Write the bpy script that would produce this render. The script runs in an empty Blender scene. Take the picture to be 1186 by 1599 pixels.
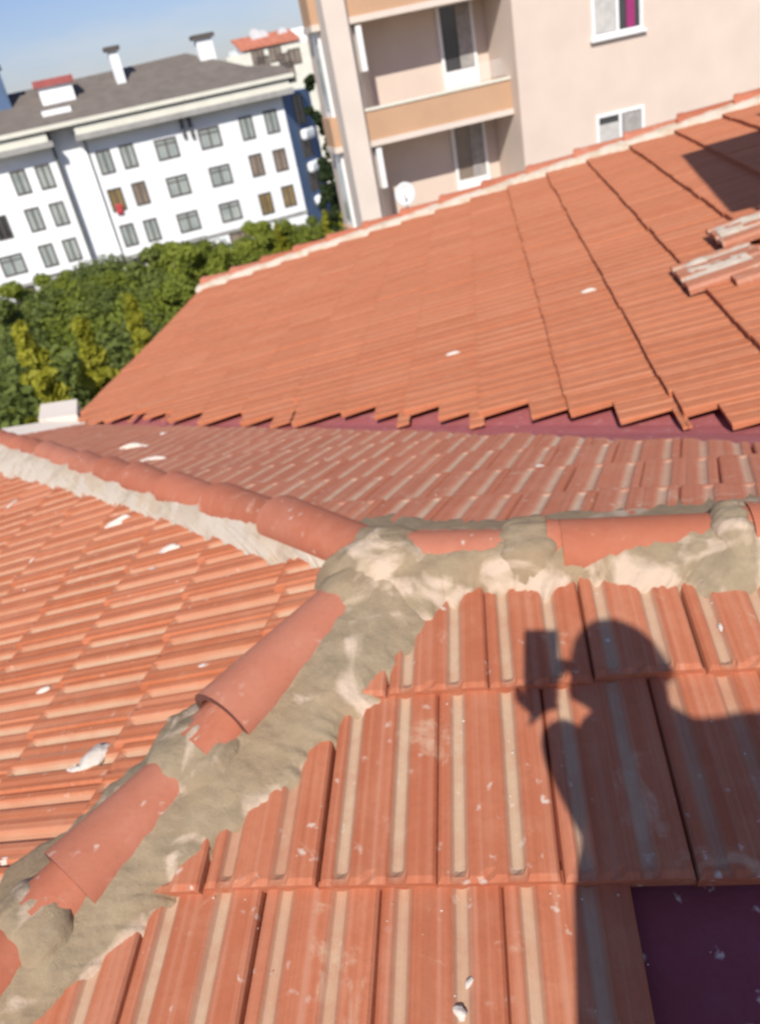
import bpy, bmesh, math, random
import numpy as np
from mathutils import Vector, Matrix, Quaternion, noise
random.seed(7); rng = np.random.default_rng(7)
scene = bpy.context.scene
# ---------------------------------------------------------------- camera, sky, sun
W, H, F = 1186.0, 1599.0, 1244.75
PITCH, ROLL = math.radians(29.778), math.radians(-12.108)
CZ = 15.5                                     # eye height above the street
CAM = np.array([0.0, 0.0, CZ])
fwd = np.array([0, math.cos(PITCH), -math.sin(PITCH)]); up0 = np.array([0, math.sin(PITCH), math.cos(PITCH)]); r0 = np.array([1.0, 0, 0])
c_, s_ = math.cos(ROLL), math.sin(ROLL)
CR = c_*r0 + s_*up0; CU = -s_*r0 + c_*up0
def ray(x, y):
    v = fwd*F + CR*(x-W/2) + CU*(H/2-y); return v/np.linalg.norm(v)
def proj(P):
    P = np.asarray(P)-CAM; z = P@fwd; return (W/2+F*(P@CR)/z, H/2-F*(P@CU)/z)
cd = bpy.data.cameras.new('camera'); cam = bpy.data.objects.new('camera', cd); scene.collection.objects.link(cam); scene.camera = cam
cam.matrix_world = Matrix(((CR[0], CU[0], -fwd[0], 0), (CR[1], CU[1], -fwd[1], 0), (CR[2], CU[2], -fwd[2], CZ), (0, 0, 0, 1)))
cd.sensor_fit = 'VERTICAL'; cd.sensor_height = 36; cd.lens = F/H*36; cd.clip_start = 0.02; cd.clip_end = 2000
cd.dof.use_dof = True; cd.dof.focus_distance = 0.62; cd.dof.aperture_fstop = 9.0
w = bpy.data.worlds.new("World"); scene.world = w; w.use_nodes = True
nt = w.node_tree; bg = nt.nodes['Background']; sky = nt.nodes.new('ShaderNodeTexSky'); sky.sky_type = 'NISHITA'; sky.sun_disc = False
SD = ray(840, 1020)                           # the way the sunlight travels
SEL = math.asin(-SD[2]); SAZ = math.atan2(-SD[0], -SD[1])
sky.sun_elevation = SEL; sky.sun_rotation = SAZ % (2*math.pi); sky.air_density = 1.0; sky.dust_density = 0.6; sky.ozone_density = 3.5
tm = nt.nodes.new('ShaderNodeMix'); tm.data_type = 'RGBA'; tm.blend_type = 'MULTIPLY'; tm.inputs[0].default_value = 1; tm.inputs[7].default_value = (.88, .85, 1.04, 1)
nt.links.new(sky.outputs[0], tm.inputs[6])
tc = nt.nodes.new('ShaderNodeTexCoord'); mp_ = nt.nodes.new('ShaderNodeMapping'); mp_.inputs['Scale'].default_value = (3, 3, 9); nt.links.new(tc.outputs['Generated'], mp_.inputs[0])
cn = nt.nodes.new('ShaderNodeTexNoise'); cn.inputs['Scale'].default_value = 2.2; cn.inputs['Detail'].default_value = 7; nt.links.new(mp_.outputs[0], cn.inputs['Vector'])
cr = nt.nodes.new('ShaderNodeMapRange'); cr.inputs[1].default_value = .5; cr.inputs[2].default_value = .75; cr.inputs[3].default_value = 0; cr.inputs[4].default_value = .4; nt.links.new(cn.outputs['Fac'], cr.inputs[0])
cm_ = nt.nodes.new('ShaderNodeMix'); cm_.data_type = 'RGBA'; cm_.inputs[7].default_value = (7.0, 7.0, 7.2, 1); nt.links.new(cr.outputs[0], cm_.inputs[0]); nt.links.new(tm.outputs[2], cm_.inputs[6]); nt.links.new(cm_.outputs[2], bg.inputs[0]); bg.inputs[1].default_value = 0.094
sl = bpy.data.lights.new('sun', 'SUN'); sl.energy = 4.8; sl.angle = math.radians(0.53); sl.color = (1.0, 0.95, 0.87)
so = bpy.data.objects.new('sun', sl); scene.collection.objects.link(so)
so.rotation_mode = 'QUATERNION'; so.rotation_quaternion = Vector(SD).to_track_quat('-Z', 'Y'); so.location = (0, 0, 60)
scene.view_settings.view_transform = 'Standard'; scene.view_settings.look = 'None'; scene.view_settings.exposure = 0.14; scene.view_settings.gamma = 1
scene.cycles.max_bounces = 6; scene.cycles.use_denoising = True

# ---------------------------------------------------------------- helpers
def unit(v): v = np.asarray(v, float); return v/np.linalg.norm(v)
def link(o, parent=None):
    scene.collection.objects.link(o)
    if parent is not None: o.parent = parent
    return o
def tag(o, label=None, cat=None, group=None, kind=None):
    if label: o['label'] = label
    if cat: o['category'] = cat
    if group: o['group'] = group
    if kind: o['kind'] = kind
    return o
def empty(name, loc, label, cat, group=None):
    o = bpy.data.objects.new(name, None); o.location = [float(a) for a in loc]; link(o); bpy.context.view_layer.update
    return tag(o, label, cat, group)
def mobj(name, verts, faces, mats, parent=None, smooth=False, mi=None, col=None):
    """one mesh object from world coordinates (made local to its parent's location)"""
    me = bpy.data.meshes.new(name)
    off = np.array(gloc(parent)) if parent is not None else np.zeros(3)
    me.from_pydata([tuple(float(c) for c in (np.asarray(v)-off)) for v in verts], [], [tuple(int(i) for i in f) for f in faces])
    for m in (mats if isinstance(mats, (list, tuple)) else [mats]): me.materials.append(m)
    if mi is not None: me.polygons.foreach_set('material_index', mi)
    if smooth: me.polygons.foreach_set('use_smooth', [True]*len(me.polygons))
    if col is not None:
        a = me.color_attributes.new('tint', 'FLOAT_COLOR', 'POINT'); a.data.foreach_set('color', np.asarray(col, float).ravel())
    me.update()
    return link(bpy.data.objects.new(name, me), parent)
def gloc(o):
    l = Vector((0, 0, 0))
    while o is not None: l = l + o.location; o = o.parent
    return tuple(l)
class MB:
    def __init__(s): s.v = []; s.f = []; s.m = []
    def add(s, v, f, m=0):
        k = len(s.v); s.v += [np.asarray(a, float) for a in v]; s.f += [tuple(i+k for i in q) for q in f]; s.m += [m]*len(f); return s
    def hexa(s, p, m=0):   # p: 4 bottom, 4 top
        return s.add(p, [(3,2,1,0), (4,5,6,7), (0,1,5,4), (1,2,6,5), (2,3,7,6), (3,0,4,7)], m)
    def box(s, o, a, b, c, m=0):
        o, a, b, c = map(np.asarray, (o, a, b, c)); 
        return s.hexa([o, o+a, o+a+b, o+b, o+c, o+a+c, o+a+b+c, o+b+c], m)
    def prism(s, pts, d, m=0):
        pts = [np.asarray(q, float) for q in pts]; n = len(pts); d = np.asarray(d)
        f = [tuple(range(n))[::-1], tuple(range(n, 2*n))]+[(i, (i+1) % n, n+(i+1) % n, n+i) for i in range(n)]
        return s.add(pts+[q+d for q in pts], f, m)
    def tube(s, a, b, r1, r2=None, n=8, m=0):
        r2 = r1 if r2 is None else r2; a = np.asarray(a, float); b = np.asarray(b, float); d = unit(b-a)
        x = unit(np.cross(d, [0.3, 0.2, 1] if abs(d[2]) < .9 else [1, 0, 0])); y = np.cross(d, x); v = []
        for P, r in ((a, r1), (b, r2)):
            for i in range(n):
                t = 2*math.pi*i/n; v.append(P+x*math.cos(t)*r+y*math.sin(t)*r)
        return s.add(v, [(i, (i+1) % n, n+(i+1) % n, n+i) for i in range(n)]+[tuple(range(n))[::-1], tuple(range(n, 2*n))], m)
    def build(s, name, mats, parent=None, smooth=False):
        o = mobj(name, s.v, s.f, mats, parent, smooth, s.m)
        bm = bmesh.new(); bm.from_mesh(o.data); bmesh.ops.recalc_face_normals(bm, faces=bm.faces); bm.to_mesh(o.data); bm.free()
        return o
def bevel(o, wd, seg=2):
    md = o.modifiers.new('bevel', 'BEVEL'); md.width = wd; md.segments = seg; md.limit_method = 'ANGLE'; return o

# ---------------------------------------------------------------- materials
def mat(name, col, rough=0.8, var=0.12, scale=3.0, bump=0.0, bscale=40.0, col2=None, spec=0.3, metal=0.0, detail=6):
    m = bpy.data.materials.new(name); m.use_nodes = True; t = m.node_tree; b = t.nodes['Principled BSDF']
    b.inputs['Roughness'].default_value = rough; b.inputs['Specular IOR Level'].default_value = spec; b.inputs['Metallic'].default_value = metal
    g = t.nodes.new('ShaderNodeNewGeometry'); n = t.nodes.new('ShaderNodeTexNoise'); n.inputs['Scale'].default_value = scale; n.inputs['Detail'].default_value = detail
    t.links.new(g.outputs['Position'], n.inputs['Vector'])
    r = t.nodes.new('ShaderNodeValToRGB'); c = np.array(col); c2 = np.array(col2) if col2 is not None else np.clip(c*(1+var), 0, 1)
    r.color_ramp.elements[0].position = .3; r.color_ramp.elements[1].position = .7
    r.color_ramp.elements[0].color = (*(c*(1-var) if col2 is None else c), 1); r.color_ramp.elements[1].color = (*c2, 1)
    t.links.new(n.outputs['Fac'], r.inputs[0]); t.links.new(r.outputs[0], b.inputs['Base Color'])
    if bump:
        n2 = t.nodes.new('ShaderNodeTexNoise'); n2.inputs['Scale'].default_value = bscale; n2.inputs['Detail'].default_value = 8
        t.links.new(g.outputs['Position'], n2.inputs['Vector'])
        bp = t.nodes.new('ShaderNodeBump'); bp.inputs['Strength'].default_value = bump; bp.inputs['Distance'].default_value = 0.01
        t.links.new(n2.outputs['Fac'], bp.inputs['Height']); t.links.new(bp.outputs[0], b.inputs['Normal'])
    return m
def N(t, kind, **kw):
    n = t.nodes.new(kind)
    for k, v in kw.items():
        if k in n.inputs: n.inputs[k].default_value = v
        else: setattr(n, k, v)
    return n
def mixc(t, fac, a, b):
    n = t.nodes.new('ShaderNodeMix'); n.data_type = 'RGBA'
    for src, i in ((fac, 0), (a, 6), (b, 7)):
        if hasattr(src, 'is_linked'): t.links.new(src, n.inputs[i])
        else: n.inputs[i].default_value = src if i == 0 else (*src, 1)
    return n.outputs[2]
def ramp(t, src, p0, p1, v0=0.0, v1=1.0):
    n = t.nodes.new('ShaderNodeMapRange'); n.inputs[1].default_value = p0; n.inputs[2].default_value = p1; n.inputs[3].default_value = v0; n.inputs[4].default_value = v1
    t.links.new(src, n.inputs[0]); return n.outputs[0]
def mul(t, a, b, op='MULTIPLY'):
    n = t.nodes.new('ShaderNodeMath'); n.operation = op; n.use_clamp = True
    for s, i in ((a, 0), (b, 1)):
        if hasattr(s, 'is_linked'): t.links.new(s, n.inputs[i])
        else: n.inputs[i].default_value = s
    return n.outputs[0]
def tile_mat(name, c1, c2, dustc, dust=0.9, smear=0.35, speck=0.5, streak=.5):
    """fired clay: per-tile tint, dusty grooves, mortar smears and pale specks"""
    m = bpy.data.materials.new(name); m.use_nodes = True; t = m.node_tree; b = t.nodes['Principled BSDF']
    b.inputs['Roughness'].default_value = .78; b.inputs['Specular IOR Level'].default_value = .25
    g = t.nodes.new('ShaderNodeNewGeometry'); at = t.nodes.new('ShaderNodeAttribute'); at.attribute_name = 'tint'
    sp = t.nodes.new('ShaderNodeSeparateColor'); t.links.new(at.outputs['Color'], sp.inputs[0])
    def noise_(sc, det=5, rough=.55, dist=0.0):
        n = N(t, 'ShaderNodeTexNoise'); n.inputs['Scale'].default_value = sc; n.inputs['Detail'].default_value = det; n.inputs['Roughness'].default_value = rough; n.inputs['Distortion'].default_value = dist
        t.links.new(g.outputs['Position'], n.inputs['Vector']); return n.outputs['Fac']
    big = noise_(2.2); med = noise_(14, 6); fine = noise_(70, 6, .7)
    base = mixc(t, sp.outputs[0], c1, c2)
    base = mixc(t, ramp(t, big, .35, .7, 0, .35), base, tuple(np.array(c1)*.78))
    base = mixc(t, ramp(t, med, .45, .75, 0, .4), base, (c2[0]*1.05, c2[1]*1.35, c2[2]*1.5))
    base = mixc(t, ramp(t, fine, .5, .8, 0, .35), base, tuple(np.array(c1)*.6))
    cx = t.nodes.new('ShaderNodeCombineXYZ'); ax_ = t.nodes.new('ShaderNodeMath'); ax_.operation = 'MULTIPLY'; ax_.inputs[1].default_value = 17; t.links.new(sp.outputs[2], ax_.inputs[0]); t.links.new(ax_.outputs[0], cx.inputs[0])
    ay_ = t.nodes.new('ShaderNodeMath'); ay_.operation = 'MULTIPLY'; ay_.inputs[1].default_value = 90; t.links.new(sp.outputs[0], ay_.inputs[0]); t.links.new(ay_.outputs[0], cx.inputs[1]); t.links.new(mul(t, big, 1.0), cx.inputs[2])
    ns = N(t, 'ShaderNodeTexNoise'); ns.inputs['Scale'].default_value = 1.0; ns.inputs['Detail'].default_value = 3; t.links.new(cx.outputs[0], ns.inputs['Vector'])
    base = mixc(t, ramp(t, ns.outputs['Fac'], .5, .72, 0, streak), base, (c2[0]*1.0, c2[1]*1.5, c2[2]*1.9))
    base = mixc(t, ramp(t, ns.outputs['Fac'], .48, .3, 0, streak), base, tuple(np.array(c1)*.78))
    dm = mul(t, sp.outputs[1], ramp(t, med, .28, .55, .68, 1.0)); dm = mul(t, dm, ramp(t, fine, .3, .6, .85, 1.0)); dm = mul(t, dm, dust)
    base = mixc(t, dm, base, dustc)
    sm = mul(t, ramp(t, noise_(5.5, 8, .7, .6), .60, .72), smear)
    base = mixc(t, sm, base, (dustc[0]*1.1, dustc[1]*1.05, dustc[2]*1.05))
    vo = N(t, 'ShaderNodeTexVoronoi'); vo.inputs['Scale'].default_value = 34; vo.inputs['Randomness'].default_value = 1
    nv = N(t, 'ShaderNodeTexNoise'); nv.inputs['Scale'].default_value = 60; nv.inputs['Detail'].default_value = 3; t.links.new(g.outputs['Position'], nv.inputs['Vector'])
    vm = t.nodes.new('ShaderNodeVectorMath'); vm.operation = 'MULTIPLY_ADD'; vm.inputs[1].default_value = (.035, .035, .035); t.links.new(nv.outputs['Color'], vm.inputs[0]); t.links.new(g.outputs['Position'], vm.inputs[2]); t.links.new(vm.outputs[0], vo.inputs['Vector'])
    vs = t.nodes.new('ShaderNodeSeparateColor'); t.links.new(vo.outputs['Color'], vs.inputs[0])
    pick = ramp(t, vs.outputs[0], .8, .82); dot = ramp(t, vo.outputs['Distance'], .10, .30, 1, 0)
    base = mixc(t, mul(t, mul(t, mul(t, pick, dot), ramp(t, big, .38, .6)), speck), base, (.62, .52, .43))
    t.links.new(base, b.inputs['Base Color'])
    bp = N(t, 'ShaderNodeBump', Strength=.25, Distance=.004); t.links.new(fine, bp.inputs['Height']); t.links.new(bp.outputs[0], b.inputs['Normal'])
    return m
def mortar_mat(name, wet, dry, amount, lo=.5, hi=.62, bump=.7):
    m = bpy.data.materials.new(name); m.use_nodes = True; t = m.node_tree; b = t.nodes['Principled BSDF']
    b.inputs['Roughness'].default_value = .9; b.inputs['Specular IOR Level'].default_value = .2
    g = t.nodes.new('ShaderNodeNewGeometry'); at = t.nodes.new('ShaderNodeAttribute'); at.attribute_name = 'tint'
    sp = t.nodes.new('ShaderNodeSeparateColor'); t.links.new(at.outputs['Color'], sp.inputs[0])
    def noise_(sc, det=5, rough=.55, dist=0.0):
        n = N(t, 'ShaderNodeTexNoise'); n.inputs['Scale'].default_value = sc; n.inputs['Detail'].default_value = det; n.inputs['Roughness'].default_value = rough; n.inputs['Distortion'].default_value = dist
        t.links.new(g.outputs['Position'], n.inputs['Vector']); return n.outputs['Fac']
    a = noise_(7, 5, .5, .8)
    msk = ramp(t, mul(t, a, mul(t, sp.outputs[0], amount), 'ADD'), lo, hi)
    base = mixc(t, ramp(t, noise_(20, 7), .3, .7), tuple(np.array(wet)*.82), tuple(np.array(wet)*1.12))
    base = mixc(t, ramp(t, noise_(4, 3), .4, .7, 0, .5), base, (wet[0]*1.08, wet[1]*.92, wet[2]*.8))
    base = mixc(t, msk, base, dry)
    base = mixc(t, ramp(t, noise_(75, 8, .85), .58, .72, 0, .6), base, tuple(np.array(wet)*.45))
    t.links.new(base, b.inputs['Base Color'])
    bp = N(t, 'ShaderNodeBump', Strength=bump, Distance=.012); t.links.new(noise_(48, 10, .75), bp.inputs['Height']); t.links.new(bp.outputs[0], b.inputs['Normal'])
    return m
CLAY1, CLAY2, DUST = (.42, .128, .062), (.50, .168, .085), (.52, .385, .26)
M_TA = tile_mat('clay_tile', CLAY1, CLAY2, DUST, .95, .75, .85)
M_TB = tile_mat('clay_tile_bright', (.45, .132, .055), (.52, .172, .083), DUST, .85, .15, .5)
M_TC = tile_mat('clay_tile_weathered', (.46, .152, .085), (.53, .19, .105), (.55, .44, .32), .85, .6, .7, .3)
M_TD = tile_mat('clay_tile_clean', (.47, .152, .07), (.52, .178, .086), (.53, .24, .135), .3, .05, .12)
M_CAP = tile_mat('clay_cap', (.41, .128, .068), (.49, .165, .095), (.55, .37, .27), .0, .8, .7)
M_RIM = mat('dark_cap_rim', (.13, .05, .035), .9, .3, 20)  # dark brown for the end face of each cap
M_MORTAR = mortar_mat('mortar_fresh', (.345, .265, .17), (.60, .46, .34), .27, .60, .70)
M_MORTARP = mortar_mat('mortar_pale', (.55, .45, .34), (.62, .53, .43), .3, .5, .7)
M_MEMB = mat('membrane_paint', (.33, .095, .10), .55, .2, 5, .25, 25)
M_MEMBD = tile_mat('membrane_dusty', (.25, .06, .075), (.27, .065, .08), (.4, .3, .3), 0, .1, .9)
M_VAL = tile_mat('valley_paint', (.40, .115, .115), (.44, .14, .135), (.50, .36, .32), 0, .55, .5)
M_PINK = mat('pink_render', (.64, .525, .44), .9, .04, 1.5, .15, 60)
M_PINK2 = mat('pink_render_pale', (.66, .57, .49), .9, .04, 1.5, .15, 60)
M_ORANGE = mat('orange_render', (.50, .31, .19), .9, .06, 1.5, .15, 60)
M_WHITEW = mat('white_render', (.83, .845, .85), .9, .07, .5, .1, 40)
M_CREAM = mat('cream_render', (.70, .68, .58), .9, .06, 1.2, .1, 40)
M_BLUE = mat('blue_render', (.10, .155, .26), .85, .1, 1.0, .1, 40)
M_GREY = mat('grey_stone', (.33, .32, .30), .85, .12, 2, .1, 40)
M_DARKROOF = mat('brown_roof', (.165, .14, .12), .85, .12, 1.5, .2, 30)
M_REDROOF = mat('red_sheet', (.36, .10, .09), .7, .15, 1.5)
M_REDTILE = mat('far_red_tile', (.50, .18, .11), .8, .25, 2)
M_FRAME = mat('brown_frame', (.10, .085, .075), .5, .1)
M_PVC = mat('white_pvc', (.80, .80, .79), .4, .03)
M_PIPE = mat('dark_pipe', (.12, .12, .12), .5, .1)
M_GUT = mat('pale_cornice', (.70, .62, .54), .8, .05, 1.5, .1, 30)
def glass_mat(name, col, c2, rough=.12):
    m = mat(name, col, rough, col2=c2, scale=.9, spec=.8); return m
M_GLASS = glass_mat('curtained_glass', (.27, .31, .30), (.42, .45, .42))
M_GLASSB = glass_mat('brown_curtain_glass', (.17, .13, .10), (.30, .24, .19))
M_GLASSY = glass_mat('yellow_curtain_glass', (.20, .14, .06), (.34, .25, .12))
M_GLASSD = glass_mat('dark_glass', (.03, .03, .035), (.07, .07, .07))
M_CURT = mat('net_curtain', (.50, .48, .45), .9, .12, 6)
M_CURTG = mat('grey_curtain', (.33, .31, .29), .9, .2, 9)
M_MAG = mat('magenta_curtain', (.28, .03, .13), .8, .1)
M_RED = mat('red_cloth', (.50, .07, .08), .9, .1)
M_ASPH = mat('street_ground', (.24, .22, .18), .95, .3, .2, col2=(.34, .31, .26))
M_METAL = mat('galvanised', (.5, .5, .5), .45, .1, 6, metal=.5)
M_DISH = mat('white_dish', (.6, .6, .6), .5, .03)

# ---------------------------------------------------------------- our roof: four tiled slopes
def I(x, y, n, c): v = ray(x, y); return v*(c/(v@n))            # camera-relative point on plane n.P=c
YA = math.radians(11.271)
aX = np.array([math.cos(YA), -math.sin(YA), 0]); aY = np.array([math.sin(YA), math.cos(YA), 0])
sA = math.radians(11.0)
bA = aY*math.cos(sA)+np.array([0, 0, math.sin(sA)])
nA = np.cross(aX, bA); cA = -1.45
J = I(598, 885, nA, cA); R = I(1186, 842, nA, cA); Hb = I(0, 1528, nA, cA)
class Plane:
    def __init__(s, o, n, v):
        s.o = np.array(o); s.n = unit(n); s.n = s.n*np.sign(s.n[2]); v = v-(v@s.n)*s.n; s.v = unit(v); s.u = np.cross(s.v, s.n); s.c = s.n@s.o
    def P(s, u, v, h=0.0): return s.o+s.u*u+s.v*v+s.n*h+CAM
    def px(s, x, y, h=0.0):
        q = I(x, y, s.n, s.c+h); return q+CAM
    def uv(s, x, y):
        q = I(x, y, s.n, s.c)-s.o; return q@s.u, q@s.v
    def z(s, X, Y): return (s.c-s.n[0]*X-s.n[1]*Y)/s.n[2]+CZ
SA = Plane(J, nA, bA)
azb, elb = math.radians(-70.1), math.radians(-16.1)
dB = np.array([math.sin(azb)*math.cos(elb), math.cos(azb)*math.cos(elb), math.sin(elb)])
SB = Plane(J, np.cross(Hb-J, dB), -dB)
azc, elc = math.radians(24.75), math.radians(-16.6)
dC = np.array([math.sin(azc)*math.cos(elc), math.cos(azc)*math.cos(elc), math.sin(elc)])
SC = Plane(J, np.cross(R-J, dC), -dC)
V1 = I(115, 668, SC.n, SC.c); V2 = I(1186, 665, SC.n, SC.c)
SDp = Plane(V1, np.cross(V2-V1, aY), aX)
lBC = unit(np.cross(SB.n, SC.n)); lBC = lBC*np.sign(lBC[1])       # hip running away to the left
hAB = unit(Hb-J)                                                    # hip running to the bottom left
rAC = unit(R-J)                                                     # ridge running right
vCD = unit(V1-V2)
# eave corner of the B and C slopes
e1 = I(0, 686, SC.n, SC.c); de = e1-V1
tt = np.linalg.lstsq(np.array([lBC[:2], -de[:2]]).T, (V1-J)[:2], rcond=None)[0]
Q = J+lBC*tt[0]
roof = empty('tiled_roof_building', (0, 0, 0), 'near building whose orange tiled hip roof with mortared ridges fills the view', 'building')

PROF = [(0, -8.5, 0), (.008, -3, 0), (.022, 4, 0), (.05, 7, 0), (.12, 7, .0), (.13, 5, .3), (.155, -1, .9), (.195, -4, 1), (.235, -1, .9), (.265, 5, .3), (.285, 8, 0), (.34, 9, 0),
        (.42, 7, .05), (.50, 9, 0), (.58, 8, 0), (.60, 5, .3), (.625, -1, .9), (.665, -4, 1), (.705, -1, .9), (.735, 5, .3), (.76, 8, 0), (.83, 9, 0), (.90, 7.5, 0), (.965, 8, 0), (.988, 3, 0), (1.0, -8.5, 0)]
def tile_slope(name, pl, us, courses, w_, L, m, dr, cuts, skip=None, skirt=-.025, amp=1.0, vcut=None, bands=None, lift=.020, jit=1.0, phase=0.0, shear=0.0):
    """rows of interlocking tiles on one plane; all tiles of a slope are the pattern of ONE part"""
    V = []; Fc = []; C = []
    nx = len(PROF)
    for k, vb0 in enumerate(courses):
        v0 = vb0
        off = phase+(k % 2)*.5*w_+rng.normal(0, .004)
        n0 = math.floor((us[0]-off)/w_); n1 = math.ceil((us[1]-off)/w_)
        for j in range(n0, n1):
            u0 = j*w_+off; v0 = vb0+shear*u0; va, vb = v0, v0+L*1.06
            if skip and skip(u0+w_/2, v0+L/2): continue
            if vcut is not None:
                vc = vcut(u0+w_, u0)
                if vc > vb: continue
                va = max(va, vc)
            if vb-va < .03: continue
            tint = float(np.clip(rng.normal(.5, .28), 0, 1)); dust = float(np.clip(rng.normal(.85, .18), 0.3, 1))
            du, dv, dh, rot = rng.normal(0, .0012)*jit, rng.normal(0, .003)*jit, rng.normal(0, .0012)*jit, rng.normal(0, .004)*jit
            ys = [va, va+.012, va+.026, va+(vb-va)*.5, vb]
            base = len(V)
            for iy, y in enumerate(ys):
                for (x, z, d) in PROF:
                    zz = z*1.25*amp
                    if iy == 0: zz = min(zz, 5) if zz > -8 else zz
                    if iy <= 1 and d > 0: zz = 5*amp
                    zz = zz/1000
                    hh = zz+lift*(1-(y-v0)/L)+dh
                    uu = u0+x*(w_-.001)+du+rot*(y-v0); V.append(pl.P(uu, y+dv-rot*x*w_, hh))
                    C.append((tint, d*dust*(0.0 if iy == 0 else (.35 if iy == 1 else 1)), x, 1))
            for iy in range(4):
                for ix in range(nx-1):
                    a = base+iy*nx+ix; Fc.append((a, a+1, a+nx+1, a+nx))
            b2 = len(V)                       # front face
            for (x, z, d) in PROF:
                uu = u0+x*(w_-.001)+du; V.append(pl.P(uu, va+dv+.004-rot*x*w_, -.012+dh if z > -8 else -.014)); C.append((tint*.6, 0, 0, 1))
            for ix in range(nx-1): Fc.append((b2+ix, b2+ix+1, base+ix+1, base+ix))
            # right and left side skirts
            for ix, sgn in ((0, 1), (nx-1, -1)):
                b3 = len(V)
                for iy, y in enumerate(ys): V.append(pl.P(u0+PROF[ix][0]*(w_-.001)+du+rot*(y-v0), y+dv, skirt)); C.append((tint*.6, 0, 0, 1))
                for iy in range(4):
                    q = (base+iy*nx+ix, base+(iy+1)*nx+ix, b3+iy+1, b3+iy); Fc.append(q if sgn > 0 else q[::-1])
    me = bpy.data.meshes.new(name)
    me.from_pydata([tuple(float(c) for c in q) for q in V], [], Fc); me.materials.append(m)
    a = me.color_attributes.new('tint', 'FLOAT_COLOR', 'POINT'); a.data.foreach_set('color', np.asarray(C, float).ravel())
    bm = bmesh.new(); bm.from_mesh(me)
    for (p, nrm) in cuts:
        bmesh.ops.bisect_plane(bm, geom=bm.verts[:]+bm.edges[:]+bm.faces[:], plane_co=[float(c) for c in p], plane_no=[float(c) for c in nrm], clear_outer=True)
    for f in bm.faces: f.smooth = False
    bm.to_mesh(me); bm.free(); me.update()
    return link(bpy.data.objects.new(name, me), roof)
def vnorm(d, toward):      # horizontal normal of the vertical plane along d, pointing away from 'toward'
    n = unit(np.array([d[1], -d[0], 0])); return n if n@toward < 0 else -n
Jw = J+CAM
inA = SA.P(.6, -1)-Jw; inB = SB.P(0, -2)-Jw; inC = SC.P(-.8, -1)-Jw
LA = .411; cvA = -.826
slopeA = tile_slope('roof_slope', SA, (-3.2, 3.2), [cvA+LA*i for i in range(-7, 4)], .222, LA, M_TA, 0,
    [(Jw, vnorm(rAC, inA)), (Jw, vnorm(hAB, inA))], skip=lambda u, v: .50 < u < 1.7 and -1.24 < v < -.84, phase=.032)
tag(slopeA, 'worn orange tile slope under the shadow of the photographer')
LB = .375
slopeB = tile_slope('roof_slope', SB, (-6, 3.2), [-.67+LB*i for i in range(-17, 5)], .20, LB, M_TB, 0,
    [(Jw, vnorm(lBC, inB)), (Jw, vnorm(hAB, inB)), (Q+CAM, vnorm(aY, J-Q))], amp=1.0, shear=.2)
tag(slopeB, 'bright orange tile slope with grooves running left')
LC = .40
pv = [SC.px(*q) for q in ((1186, 690), (600, 676), (130, 658))]
slopeC = tile_slope('roof_slope', SC, (-4.5, 6.5), [-.25+LC*i for i in range(-19, 3)], .235, LC, M_TC, 0,
    [(Jw, vnorm(rAC, inC)), (Jw, vnorm(lBC, inC)), (pv[0], vnorm(pv[1]-pv[0], Jw-pv[0])), (pv[1], vnorm(pv[2]-pv[1], Jw-pv[1])), (V1+CAM, vnorm(de, Jw-CAM-V1))], amp=.7)
tag(slopeC, 'dull red weathered tile slope behind the mortared ridge')
# far slope: courses read off the photograph, valley end cut in steps
LD = (SDp.uv(1059, 643)[1]-SDp.uv(750, 640)[1])/2
c0D = SDp.uv(887, 643)[1]
def u_valley(v):           # where the cut line sits
    ys = np.array([SDp.uv(x, 660) for x in range(90, 1186, 60)]+[SDp.uv(1300, 662)]); return np.interp(v, ys[:, 1], ys[:, 0])
def v_valley(u):
    ys = np.array([SDp.uv(x, 660) for x in range(90, 1186, 60)]+[SDp.uv(1300, 662), SDp.uv(1420, 664)]); o = np.argsort(ys[:, 0]); return np.interp(u, ys[o, 0], ys[o, 1])
vE0 = SDp.uv(314, 452); vE1 = SDp.uv(1186, 158)
eD = SDp.uv(200, 570)[1]
edir = SDp.px(314, 456)-SDp.px(1186, 160)
k0 = math.floor((eD-c0D)/LD)
crs = [c0D+LD*k for k in range(k0, k0+26)]
eaveD = (SDp.P(SDp.uv(114, 663)[0], SDp.uv(114, 663)[1]), SDp.px(314, 452)-SDp.px(114, 663))
inD = SDp.P(-1, 4)
slopeD = tile_slope('roof_slope', SDp, (min(vE0[0], vE1[0])-.6, 4.6), crs, .225, LD, M_TD, 0,
    [(SDp.px(1186, 160), vnorm(edir, inD-SDp.px(1186, 160))), (eaveD[0], vnorm(eaveD[1], inD-eaveD[0]))],
    vcut=lambda ub, ut: v_valley(ub)+rng.normal(0, .075), skirt=-.008, amp=.36, lift=.034, jit=1.3)
tag(slopeD, 'clean orange far slope with a stepped lower edge over the valley')

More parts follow.
